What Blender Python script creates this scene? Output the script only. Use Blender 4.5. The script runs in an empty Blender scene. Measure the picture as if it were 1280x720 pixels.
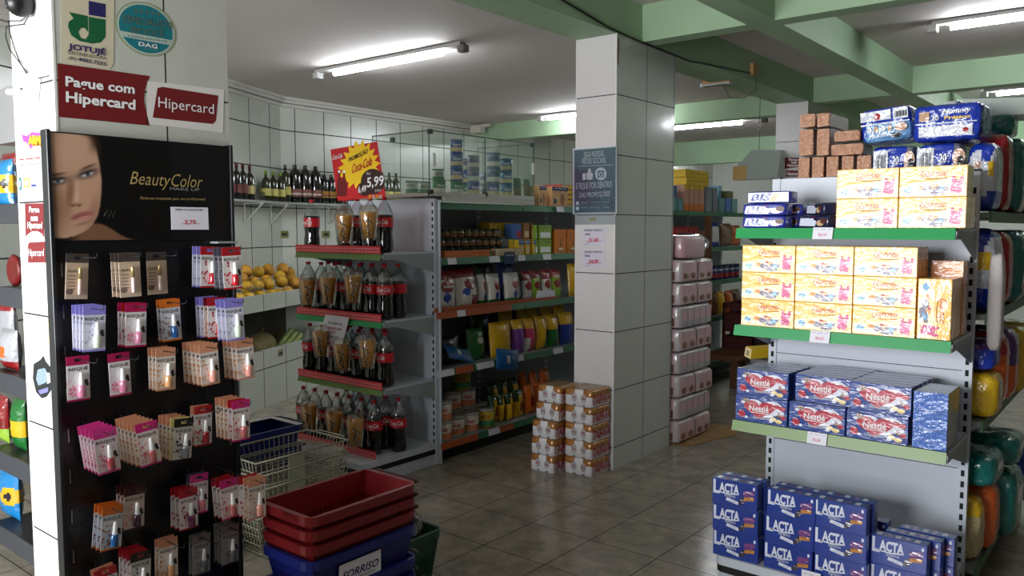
import bpy, math, random
from mathutils import Matrix, Vector
R = random.Random(7)
SC = bpy.context.scene
COL = SC.collection
PI = math.pi

# ---------------------------------------------------------------- camera model (real place, metres)
FOC, PITCH, YAW, CAMH = 1008.25, 0.0739332, 0.6805925, 1.65
_d = Vector((-math.sin(YAW), math.cos(YAW), 0)); _r = Vector((math.cos(YAW), math.sin(YAW), 0)); _z = Vector((0, 0, 1))
_F = _d * math.cos(PITCH) - _z * math.sin(PITCH); _U = _d * math.sin(PITCH) + _z * math.cos(PITCH)
_C = Vector((0, 0, CAMH))
def _pl(x, y, ax, c):
    v = _F + _r * ((x - 640) / FOC) + _U * ((360 - y) / FOC)
    return _C + v * ((c - _C[ax]) / v[ax])
def PX(x, y, c): return _pl(x, y, 0, c)
def PY(x, y, c): return _pl(x, y, 1, c)
def PZ(x, y, c): return _pl(x, y, 2, c)
def proj(p):
    q = Vector(p) - _C; w = q.dot(_F)
    return 640 + FOC * q.dot(_r) / w, 360 - FOC * q.dot(_U) / w
def Yx(px, X, z):
    u = (px - 640) / FOC; n = _r - _F * u; return -(n.x * X + n.z * (z - CAMH)) / n.y
def Xx(px, Y, z):
    u = (px - 640) / FOC; n = _r - _F * u; return -(n.y * Y + n.z * (z - CAMH)) / n.x

# ---------------------------------------------------------------- materials
def lin(c):
    f = lambda v: v / 12.92 if v <= .04045 else ((v + .055) / 1.055) ** 2.4
    return tuple(f(v / 255) for v in c[:3]) + (1,)
MATS = {}
def M(name, rgb=(128, 128, 128), rough=.5, metal=0, spec=.5, coat=0, coat_r=.1, bump=None, var=None, alpha=None, stretch=None, film=False):
    if name in MATS: return MATS[name]
    m = bpy.data.materials.new(name); m.use_nodes = True
    nt = m.node_tree; p = nt.nodes['Principled BSDF']
    p.inputs['Base Color'].default_value = lin(rgb); p.inputs['Roughness'].default_value = rough
    p.inputs['Metallic'].default_value = metal; p.inputs['Specular IOR Level'].default_value = spec
    p.inputs['Coat Weight'].default_value = coat; p.inputs['Coat Roughness'].default_value = coat_r
    L = nt.links.new
    def noise(scale, det=3):
        tc = nt.nodes.new('ShaderNodeTexCoord'); n = nt.nodes.new('ShaderNodeTexNoise')
        n.inputs['Scale'].default_value = scale; n.inputs['Detail'].default_value = det
        if stretch:
            mp = nt.nodes.new('ShaderNodeMapping'); mp.inputs['Scale'].default_value = stretch; mp.inputs['Rotation'].default_value = (0, .5, .2)
            L(tc.outputs['Object'], mp.inputs['Vector']); L(mp.outputs['Vector'], n.inputs['Vector'])
        else: L(tc.outputs['Object'], n.inputs['Vector'])
        return n
    if bump:
        n = noise(bump[0]); b = nt.nodes.new('ShaderNodeBump'); b.inputs['Strength'].default_value = bump[1]; b.inputs['Distance'].default_value = bump[2] if len(bump) > 2 else .004
        L(n.outputs['Fac'], b.inputs['Height'])
        if film: p.inputs['Coat IOR'].default_value = 1.75
        else: L(b.outputs['Normal'], p.inputs['Normal'])
        if coat: L(b.outputs['Normal'], p.inputs['Coat Normal'])
    if var:
        n = noise(var[0], 5); r = nt.nodes.new('ShaderNodeValToRGB')
        r.color_ramp.elements[0].position = .35; r.color_ramp.elements[1].position = .65
        r.color_ramp.elements[0].color = lin(rgb); r.color_ramp.elements[1].color = lin(var[1])
        L(n.outputs['Fac'], r.inputs['Fac']); L(r.outputs['Color'], p.inputs['Base Color'])
    if alpha is not None: p.inputs['Alpha'].default_value = alpha
    MATS[name] = m; return m
def glassy(name, tint=(235, 245, 240), gloss=.12, rough=.05, bump=None, edge=.45):
    if name in MATS: return MATS[name]
    m = bpy.data.materials.new(name); m.use_nodes = True; nt = m.node_tree; nt.nodes.clear(); L = nt.links.new
    o = nt.nodes.new('ShaderNodeOutputMaterial'); mx = nt.nodes.new('ShaderNodeMixShader'); t = nt.nodes.new('ShaderNodeBsdfTransparent'); g = nt.nodes.new('ShaderNodeBsdfGlossy')
    t.inputs['Color'].default_value = lin(tint); g.inputs['Roughness'].default_value = rough; g.inputs['Color'].default_value = (.9, .9, .9, 1)
    lw = nt.nodes.new('ShaderNodeLayerWeight'); lw.inputs['Blend'].default_value = .25
    mr = nt.nodes.new('ShaderNodeMapRange'); mr.inputs['To Min'].default_value = gloss; mr.inputs['To Max'].default_value = min(1, gloss + edge)
    L(lw.outputs['Fresnel'], mr.inputs['Value']); L(mr.outputs['Result'], mx.inputs['Fac'])
    L(t.outputs[0], mx.inputs[1]); L(g.outputs[0], mx.inputs[2]); L(mx.outputs[0], o.inputs['Surface'])
    if bump:
        tc = nt.nodes.new('ShaderNodeTexCoord'); n = nt.nodes.new('ShaderNodeTexNoise'); n.inputs['Scale'].default_value = bump[0]
        b = nt.nodes.new('ShaderNodeBump'); b.inputs['Strength'].default_value = bump[1]; b.inputs['Distance'].default_value = .004
        L(tc.outputs['Object'], n.inputs['Vector']); L(n.outputs['Fac'], b.inputs['Height']); L(b.outputs['Normal'], g.inputs['Normal']); L(b.outputs['Normal'], lw.inputs['Normal'])
    MATS[name] = m; return m
def tile(name, rgb, joint, dirn, off_u, step_u, off_z, step_z, w=.005, rough=.22, var=None, axis2=(0, 0, 1), jbump=True):
    m = bpy.data.materials.new(name); m.use_nodes = True; nt = m.node_tree; p = nt.nodes['Principled BSDF']; L = nt.links.new
    g = nt.nodes.new('ShaderNodeNewGeometry')
    def mth(op, a, b=None):
        n = nt.nodes.new('ShaderNodeMath'); n.operation = op
        for i, v in enumerate((a, b)):
            if v is None: continue
            if isinstance(v, (int, float)): n.inputs[i].default_value = v
            else: L(v, n.inputs[i])
        return n.outputs[0]
    def line(v, off, step):
        d = nt.nodes.new('ShaderNodeVectorMath'); d.operation = 'DOT_PRODUCT'; L(g.outputs['Position'], d.inputs[0]); d.inputs[1].default_value = v
        f = mth('FRACT', mth('ADD', mth('DIVIDE', mth('SUBTRACT', d.outputs['Value'], off), step), .5))
        return mth('LESS_THAN', mth('MULTIPLY', mth('ABSOLUTE', mth('SUBTRACT', f, .5)), step), w / 2)
    mask = line(axis2, off_z, step_z)
    if step_u: mask = mth('MAXIMUM', mask, line(dirn, off_u, step_u))
    n = nt.nodes.new('ShaderNodeTexNoise'); n.inputs['Scale'].default_value = var[0] if var else 4; n.inputs['Detail'].default_value = 6; n.inputs['Roughness'].default_value = .65
    L(g.outputs['Position'], n.inputs['Vector'])
    r = nt.nodes.new('ShaderNodeValToRGB'); r.color_ramp.elements[0].position = .38; r.color_ramp.elements[1].position = .62
    r.color_ramp.elements[0].color = lin(var[1] if var else tuple(v - 5 for v in rgb)); r.color_ramp.elements[1].color = lin(rgb); L(n.outputs['Fac'], r.inputs['Fac'])
    mx = nt.nodes.new('ShaderNodeMix'); mx.data_type = 'RGBA'; L(mask, mx.inputs['Factor']); L(r.outputs['Color'], mx.inputs['A']); mx.inputs['B'].default_value = lin(joint)
    L(mx.outputs['Result'], p.inputs['Base Color'])
    rr = nt.nodes.new('ShaderNodeMapRange'); rr.inputs['To Min'].default_value = rough; rr.inputs['To Max'].default_value = .9; L(mask, rr.inputs['Value']); L(rr.outputs['Result'], p.inputs['Roughness'])
    n2 = nt.nodes.new('ShaderNodeTexNoise'); n2.inputs['Scale'].default_value = 9; L(g.outputs['Position'], n2.inputs['Vector'])
    b = nt.nodes.new('ShaderNodeBump'); b.inputs['Strength'].default_value = .12; b.inputs['Distance'].default_value = .01; L(n2.outputs['Fac'], b.inputs['Height']); L(b.outputs['Normal'], p.inputs['Normal'])
    MATS[name] = m; return m
def emit(name, rgb, s):
    m = bpy.data.materials.new(name); m.use_nodes = True; p = m.node_tree.nodes['Principled BSDF']
    p.inputs['Base Color'].default_value = lin((240, 240, 240)); p.inputs['Emission Color'].default_value = lin(rgb); p.inputs['Emission Strength'].default_value = s
    MATS[name] = m; return m

# ---------------------------------------------------------------- mesh collector
_GL = {}
def glyphs(s, shear=0, bold=0.0):
    k = (s, shear, bold)
    if k in _GL: return _GL[k]
    c = bpy.data.curves.new('t', 'FONT'); c.body = s; c.shear = shear; c.offset = bold; c.resolution_u = 2
    o = bpy.data.objects.new('t', c); COL.objects.link(o)
    dg = bpy.context.evaluated_depsgraph_get(); dg.update()
    me = bpy.data.meshes.new_from_object(o.evaluated_get(dg))
    vs = [v.co.copy() for v in me.vertices]; fs = [tuple(p.vertices) for p in me.polygons]
    bpy.data.objects.remove(o); bpy.data.curves.remove(c); bpy.data.meshes.remove(me)
    if not vs: vs = [Vector()]
    x0 = min(v.x for v in vs); x1 = max(v.x for v in vs); y1 = max(v.y for v in vs)
    vs = [((v.x - x0) / max(x1 - x0, 1e-6), v.y / max(y1, 1e-6)) for v in vs]
    _GL[k] = (vs, fs, (x1 - x0) / max(y1, 1e-6)); return _GL[k]
class MB:
    def __init__(s): s.v = []; s.f = []; s.m = []; s.mats = []; s.sm = []
    def mi(s, m):
        if m not in s.mats: s.mats.append(m)
        return s.mats.index(m)
    def add(s, vs, fs, m, smooth=False, T=None):
        b = len(s.v)
        for p in vs:
            p = Vector(p); s.v.append(T @ p if T is not None else p)
        for i, f in enumerate(fs):
            s.f.append(tuple(b + k for k in f)); s.m.append(s.mi(m[i] if isinstance(m, list) else m)); s.sm.append(smooth)
        return s
    def box(s, x0, x1, y0, y1, z0, z1, m, T=None):
        vs = [(x, y, z) for x in (x0, x1) for y in (y0, y1) for z in (z0, z1)]
        return s.add(vs, [(0, 1, 3, 2), (4, 6, 7, 5), (0, 4, 5, 1), (2, 3, 7, 6), (0, 2, 6, 4), (1, 5, 7, 3)], m, False, T)
    def cbox(s, x0, x1, y0, y1, z0, z1, m, c=.003, T=None):
        def ring(z, i): return [(x0 + c + i, y0 + i, z), (x1 - c - i, y0 + i, z), (x1 - i, y0 + c + i, z), (x1 - i, y1 - c - i, z), (x1 - c - i, y1 - i, z), (x0 + c + i, y1 - i, z), (x0 + i, y1 - c - i, z), (x0 + i, y0 + c + i, z)]
        vs = ring(z0, c) + ring(z0 + c, 0) + ring(z1 - c, 0) + ring(z1, c); fs = [tuple(range(7, -1, -1)), tuple(range(24, 32))]
        for k in range(3):
            for i in range(8): j = (i + 1) % 8; fs.append((8 * k + i, 8 * k + j, 8 * k + 8 + j, 8 * k + 8 + i))
        return s.add(vs, fs, m, False, T)
    def poly(s, pts, m, T=None): return s.add(pts, [tuple(range(len(pts)))], m, False, T)
    def prism(s, pts, vec, m, T=None):
        n = len(pts); v = Vector(vec); vs = [Vector(p) for p in pts] + [Vector(p) + v for p in pts]
        nrm = Vector((0, 0, 0))
        for i in range(n): nrm += vs[i].cross(vs[(i + 1) % n])
        fl = nrm.dot(v) > 0
        fs = [tuple(range(n))[::-1], tuple(range(n, 2 * n))] + [(i, (i + 1) % n, n + (i + 1) % n, n + i) for i in range(n)]
        if not fl: fs = [f[::-1] for f in fs]
        return s.add(vs, fs, m, False, T)
    def lathe(s, prof, m, seg=20, T=None, cap=True, ms=None):
        vs = []; fs = []; mm = []
        for r, z in prof: vs += [(r * math.cos(2 * PI * i / seg), r * math.sin(2 * PI * i / seg), z) for i in range(seg)]
        for k in range(len(prof) - 1):
            for i in range(seg): j = (i + 1) % seg; fs.append((k * seg + i, k * seg + j, (k + 1) * seg + j, (k + 1) * seg + i)); mm.append(ms[k] if ms else m)
        if cap:
            fs.append(tuple(range(seg))[::-1]); mm.append(ms[0] if ms else m); n = (len(prof) - 1) * seg; fs.append(tuple(range(n, n + seg))); mm.append(ms[-1] if ms else m)
        return s.add(vs, fs, mm, True, T)
    def tube(s, path, r, m, seg=6, T=None, closed=False):
        P = [Vector(p) for p in path]; n = len(P); vs = []; fs = []
        for i in range(n):
            a = P[i - 1] if (i or closed) else P[0]; b = P[(i + 1) % n] if (i < n - 1 or closed) else P[-1]
            t = (b - a).normalized(); u = t.cross(Vector((0, 0, 1)))
            if u.length < .05: u = t.cross(Vector((0, 1, 0)))
            u.normalize(); w = t.cross(u)
            vs += [P[i] + (u * math.cos(2 * PI * k / seg) + w * math.sin(2 * PI * k / seg)) * r for k in range(seg)]
        for i in range(n if closed else n - 1):
            j = (i + 1) % n
            for k in range(seg): l = (k + 1) % seg; fs.append((i * seg + k, i * seg + l, j * seg + l, j * seg + k))
        if not closed: fs += [tuple(range(seg))[::-1], tuple(range((n - 1) * seg, n * seg))]
        return s.add(vs, fs, m, True, T)
    def ell(s, c, rx, ry, rz, m, nu=16, nv=10, e=1.0, mf=None, T=None, jit=0, rng=None):
        vs = []; fs = []; mm = []; sg = lambda v: (abs(v) ** e) * (1 if v >= 0 else -1)
        for a in range(nv + 1):
            th = -PI / 2 + PI * a / nv
            for b in range(nu):
                ph = 2 * PI * b / nu; q = (sg(math.cos(th)) * sg(math.cos(ph)), sg(math.cos(th)) * sg(math.sin(ph)), sg(math.sin(th)))
                k = 1 + (rng.uniform(-jit, jit) if jit else 0); vs.append((c[0] + rx * q[0] * k, c[1] + ry * q[1] * k, c[2] + rz * q[2] * k))
        for a in range(nv):
            for b in range(nu):
                d = (b + 1) % nu; fs.append((a * nu + b, a * nu + d, (a + 1) * nu + d, (a + 1) * nu + b))
                if mf:
                    q = Vector((0, 0, 0))
                    for i in fs[-1]: q += Vector(vs[i])
                    q = q / 4 - Vector(c); mm.append(mf(q.x / rx, q.y / ry, q.z / rz))
        return s.add(vs, fs, mm if mf else m, True, T)
    def text(s, t, x0, z0, w, h, m, y=0.0, shear=0, bold=0.0, T=None, cx=False, bend=None):
        """lettering in the local x-z plane facing -y; fitted to width w (None: natural) and cap height h"""
        vs, fs, asp = glyphs(t, shear, bold); w = w or asp * h
        if cx: x0 -= w / 2
        out = []
        for u, v in vs:
            x = x0 + u * w; z = z0 + v * h
            if bend: a = x / bend; out.append((bend * math.sin(a), -bend * math.cos(a), z))
            else: out.append((x, y, z))
        return s.add(out, fs, m, False, T)
    def ptext(s, t, A, B, Tp, m, shear=0, bold=0.0, nrm=None, eps=.002):
        """lettering on a plane: baseline start A, baseline end B, cap top above A Tp (points)"""
        vs, fs, asp = glyphs(t, shear, bold); U = B - A; V = Tp - A; n = U.cross(V).normalized() * eps
        return s.add([A + U * u + V * v + n for u, v in vs], fs, m)
    def build(s, name, parent=None, loc=None, recentre=False):
        vs = s.v
        if recentre:
            xs = [v.x for v in vs]; ys = [v.y for v in vs]; zs = [v.z for v in vs]; o = Vector(((min(xs) + max(xs)) / 2, (min(ys) + max(ys)) / 2, min(zs)))
            vs = [v - o for v in vs]; loc = o
        me = bpy.data.meshes.new(name); me.from_pydata(vs, [], s.f)
        for m in s.mats: me.materials.append(m)
        me.polygons.foreach_set('material_index', s.m); me.polygons.foreach_set('use_smooth', s.sm); me.update()
        o = bpy.data.objects.new(name, me); COL.objects.link(o)
        if loc is not None: o.location = loc
        if parent: o.parent = parent
        return o
def tag(o, label, cat, group=None):
    o['label'] = label; o['category'] = cat
    if group: o['group'] = group
    return o
def struct(o, label=None):
    o['kind'] = 'structure'
    if label: o['label'] = label
    return o
def empty(name, loc=(0, 0, 0), rz=0):
    o = bpy.data.objects.new(name, None); COL.objects.link(o); o.location = loc; o.rotation_euler = (0, 0, rz); o.empty_display_size = .05; return o
def dup(root, loc, rot=0, label=None, group=None, scale=None):
    r = root.copy(); COL.objects.link(r); r.location = loc; r.rotation_euler = rot if isinstance(rot, tuple) else (0, 0, rot)
    if scale: r.scale = scale
    if label: r['label'] = label
    if group: r['group'] = group
    for ch in list(root.children):
        c = ch.copy(); COL.objects.link(c); c.parent = r
        for g in list(ch.children):
            d = g.copy(); COL.objects.link(d); d.parent = c
    return r
class Kind:
    """first placement moves the prototype itself, later ones copy it"""
    def __init__(s, root, cat, group=None): s.o = root; s.used = False; s.cat = cat; s.g = group
    def put(s, loc, rot=0, label='', group=None, scale=None):
        if not s.used:
            s.used = True; o = s.o; o.location = loc; o.rotation_euler = rot if isinstance(rot, tuple) else (0, 0, rot)
            if scale: o.scale = scale
        else: o = dup(s.o, loc, rot, scale=scale)
        g = group or s.g
        o['label'] = label; o['category'] = s.cat
        if g: o['group'] = g
        elif 'group' in o: del o['group']
        return o
ORD = ['first', 'second', 'third', 'fourth', 'fifth', 'sixth', 'seventh', 'eighth', 'ninth', 'tenth', 'eleventh', 'twelfth']
TX = Matrix.Rotation(PI / 2, 4, 'Z')   # local front (-y) turned to +x

# common materials
WHITE = M('white_print', (236, 236, 238), .5); BLACK = M('black_print', (14, 13, 15), .5); RED = M('red_print', (190, 26, 34), .45)
DRED = M('wine_red_print', (112, 20, 24), .45); YEL = M('yellow_print', (250, 205, 30), .45); GREY = M('grey_print', (150, 152, 158), .5)
BLUE = M('blue_print', (28, 56, 150), .4); GREENP = M('green_print', (24, 110, 64), .45); GOLD = M('gold_print', (190, 150, 70), .3, metal=.6)
PAPER = M('paper', (228, 226, 236), .7); TXG = M('faint_print', (120, 118, 130), .6); PINKR = M('price_red', (200, 40, 80), .6)
METAL = M('white_enamel', (196, 202, 212), .38, bump=(60, .03)); METALD = M('grey_enamel', (150, 158, 160), .4); SLOT = M('slot_dark', (14, 15, 18), .8)
CREAM = M('cream_enamel', (205, 205, 196), .45); STRIPG = M('green_shelf_strip', (32, 150, 82), .35); KICK = M('black_kick', (12, 12, 14), .5)
WIRE = M('black_wire', (60, 60, 64), .25, metal=.7)

# ---------------------------------------------------------------- the room
FLOOR = tile('floor_tile', (156, 146, 130), (36, 32, 28), (1, 0, 0), -2.695, .393, 3.505, .409, .006, .2, (7, (128, 121, 110)), (0, 1, 0))
b = MB(); b.box(-9, 3, -2.6, 16.2, -.1, 0, FLOOR); struct(b.build('floor'))
CEIL = M('ceiling_paint', (206, 198, 194), .8, var=(1.2, (200, 191, 187)))
GRN = M('green_paint', (162, 190, 154), .6, var=(2.5, (152, 180, 145)))
b = MB(); b.box(-9, -3.05, -2.6, 16.2, 3.06, 3.3, CEIL); struct(b.build('ceiling'))
b = MB(); b.box(-3.05, 3, -2.6, 16.2, 3.18, 3.3, CEIL); struct(b.build('ceiling_right'))
b = MB(); b.box(-3.19, -2.87, -2.5, 16, 2.93, 3.2, GRN); struct(b.build('beam_main'))
b = MB(); b.box(-2.12, -1.94, -2.5, 16, 2.93, 3.2, GRN); struct(b.build('beam_second'))
b = MB(); b.box(-2.87, -2.12, 4.97, 5.12, 2.93, 3.19, GRN); struct(b.build('beam_cross'))
b = MB(); b.box(-1.94, 3, 4.97, 5.12, 2.93, 3.19, GRN); struct(b.build('beam_cross_right'))
b = MB(); b.box(-2.87, -2.12, 8.44, 8.6, 2.93, 3.19, GRN); struct(b.build('beam_rear'))
b = MB(); b.box(-1.94, 3, 8.44, 8.6, 2.93, 3.19, GRN); struct(b.build('beam_rear_right'))
b = MB(); b.box(-2.87, 3, 1.0, 1.15, 2.93, 3.19, GRN); struct(b.build('beam_front'))
b = MB(); b.box(-7.5, -3.19, 8.44, 8.6, 2.84, 3.1, GRN); struct(b.build('beam_left'))
b = MB(); b.box(-8, -3.19, 12.2, 12.36, 2.69, 3.1, GRN); struct(b.build('beam_deep'))
TS = (214, 214, 206); TJ = (34, 32, 34)
TW = tile('wall_tile', (206, 210, 200), (40, 40, 40), (0, 1, 0), 5.47, .393, 2.71, .42, .011, .22)
bd = Vector((-.43, .903, 0))
TB = tile('wall_tile_bend', (206, 210, 200), (40, 40, 40), tuple(bd), bd.dot(Vector((-7.5, 5.28, 0))) - .22, .393, 2.71, .42, .011, .22)
b = MB(); b.box(-7.7, -7.5, 5.28, 16, 0, 3.08, TW); struct(b.build('wall_left'))
q = Vector((-7.5, 5.28, 0)); e = q - bd * 8.6; nn = Vector((-.903, -.43, 0)) * .2
b = MB(); b.prism([q, e, e + nn, q + nn], (0, 0, 3.08), TB); struct(b.build('wall_left_bend'))
COR = M('cornice', (205, 203, 196), .6)
b = MB()
for (o1, h) in ((.09, .03), (.06, .06), (.03, .1)): b.box(-7.5, -7.5 + o1, 5.28, 8.44, 3.06 - h, 3.06 - h + .032, COR)
struct(b.build('trim_1'))
b = MB(); ni = Vector((.903, .43, 0))
for (o1, h) in ((.09, .03), (.06, .06), (.03, .1)): b.prism([q + Vector((0, 0, 3.06 - h)), e + Vector((0, 0, 3.06 - h)), e + ni * o1 + Vector((0, 0, 3.06 - h)), q + ni * o1 + Vector((0, 0, 3.06 - h))], (0, 0, .032), COR)
struct(b.build('trim_2'))
WALLP = M('back_wall_paint', (196, 200, 190), .6); SHD = M('dark_goods_wall', (84, 80, 74), .7); GRW = M('green_wall', (150, 184, 146), .7)
b = MB(); b.box(-9, 3, 16, 16.2, 0, 3.2, WALLP); struct(b.build('wall_back'))
b = MB(); b.box(-2.87, 3, 11.5, 11.6, 2.2, 3.19, GRW); b.box(-2.87, 3, 11.5, 11.6, 0, 2.2, WALLP); struct(b.build('wall_rear_right'))
b = MB(); b.box(2.7, 2.9, -2.6, 16, 0, 3.2, SHD); struct(b.build('wall_right'))
b = MB(); b.box(-9, -4.6, -2.6, -2.4, 0, 3.2, SHD); b.box(1.4, 3, -2.6, -2.4, 0, 3.2, SHD); b.box(-4.6, 1.4, -2.6, -2.4, 2.75, 3.2, SHD); b.box(-4.6, 1.4, -2.6, -2.4, 0, .45, SHD); struct(b.build('wall_front'))
b = MB(); b.box(-2.72, -1.62, .38, .48, 0, 1.2, SHD); struct(b.build('partition_shade_blocker'))  # unseen partition added to keep daylight off the baskets and lower goods
# columns
def column(name, x0, x1, y0, y1, yoff, top=2.93):
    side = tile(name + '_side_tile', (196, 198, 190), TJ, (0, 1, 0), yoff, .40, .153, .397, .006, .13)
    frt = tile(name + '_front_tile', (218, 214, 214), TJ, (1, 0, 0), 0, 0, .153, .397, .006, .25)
    b = MB(); vs = [(x, y, z) for x in (x0, x1) for y in (y0, y1) for z in (0, top)]
    b.add(vs, [(0, 1, 3, 2), (4, 6, 7, 5), (0, 4, 5, 1), (2, 3, 7, 6), (0, 2, 6, 4), (1, 5, 7, 3)], [side, side, frt, side, side, side])
    st = M('column_edge', (226, 224, 222), .4)
    b.box(x1 - .006, x1 + .002, y0 - .002, y0 + .006, 0, top, st); b.box(x0 - .002, x0 + .006, y0 - .002, y0 + .006, 0, top, st)
    return struct(b.build(name))
PX0, PX1, PY0, PY1 = -3.212, -2.87, 1.15, 1.785
column('column_front', PX0, PX1, PY0, PY1, 1.533)
column('column_centre', -3.19, -2.87, 4.64, 5.457, 5.043)
column('column_rear', -3.19, -2.87, 8.285, 9.1, 8.69)

# ---------------------------------------------------------------- lamps
TUBE = emit('fluorescent_tube', (244, 250, 255), 95); LAMPB = M('lamp_body', (188, 186, 184), .5); LAMPC = M('lamp_end', (120, 112, 104), .5)
def lamp(x0, x1, y, z, lit0, lit1, label, ceil):
    r = empty('ceiling_lamp', ((x0 + x1) / 2, y, z)); cx = (x0 + x1) / 2
    h = (x1 - x0) / 2
    b = MB(); b.prism([(-h, -.035, .03), (h, -.035, .03), (h, -.02, ceil - z), (-h, -.02, ceil - z)], (0, .055, 0), LAMPB); b.box(-h, h, -.04, .04, .028, .05, LAMPB); b.build('lamp_body', r)
    for sx in (-h, h):
        b = MB(); b.cbox(sx - .035, sx + .035, -.035, .035, -.022, .035, LAMPC if sx > 0 else LAMPB, .006); b.build('end_cap', r)
    b = MB(); b.tube([(lit0 - cx, 0, 0), (lit1 - cx, 0, 0)], .02, TUBE, 10); b.build('tube', r)
    tag(r, label, 'ceiling lamp', 'fluorescent lamps'); return r
lamp(-5.95, -4.2, 4.6, 3.0, -5.72, -4.42, 'fluorescent tube lamp on the white ceiling above the bottle shelves', 3.06)
lamp(-6.1, -4.5, 8.1, 3.0, -6.0, -4.7, 'fluorescent tube lamp half hidden behind the tiled column, above the glass case', 3.06)
lamp(-6.0, -4.0, 10.0, 3.0, -5.7, -4.3, 'fluorescent tube lamp seen past the centre column under a green beam', 3.06)
lamp(-1.42, .2, 6.72, 3.12, -1.3, .0, 'large bright fluorescent lamp in the ceiling bay above the diaper packs', 3.18)
lamp(-1.62, -.2, 10.2, 3.1, -1.5, -.3, 'small distant fluorescent lamp beyond the rear green beam on the far ceiling', 3.18)
lamp(-7.4, -6.3, 14.0, 2.95, -7.3, -6.5, 'smallest lamp, deep in the store above the yellow boxes', 3.06)

# ---------------------------------------------------------------- cosmetics display in front of the first column
XD = -2.83
PANEL = M('black_panel', (13, 13, 16), .3, var=(6, (17, 17, 20))); PEGH = M('peg_hole', (2, 2, 3), .9); EDGE = M('panel_edge', (30, 31, 36), .3); CHROME = M('chrome_slot', (150, 150, 155), .25, metal=.9)
D0, D1 = 1.097, 1.768
disp = empty('cosmetics_display', (XD, (D0 + D1) / 2, 0))
tag(disp, 'tall black pegboard display stand of nail polish against the white tiled column', 'display stand')
O = Vector((XD, (D0 + D1) / 2, 0)); yl, yr = D0 - O.y, D1 - O.y
b = MB(); b.box(-.03, 0, yl + .012, yr - .012, .03, 1.61, PANEL)
for k in range(11):
    for yy in (yl + .035, yr - .035): b.box(-.001, .0008, yy - .002, yy + .002, .1 + k * .139, .145 + k * .139, CHROME)
for i in range(15):
    for k in range(34): b.box(-.001, .0006, yl + .06 + i * .04, yl + .066 + i * .04, .06 + k * .045, .066 + k * .045, PEGH)
b.build('pegboard', disp)
for s, y in ((0, yl), (1, yr - .014)):
    b = MB(); b.cbox(-.035, .012, y, y + .014, 0, 1.97, EDGE, .002); b.build('side_rail', disp)
b = MB(); b.cbox(-.032, .004, yl + .013, yr - .013, 1.604, 1.965, PANEL, .002); hd = b.build('header', disp)
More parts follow.
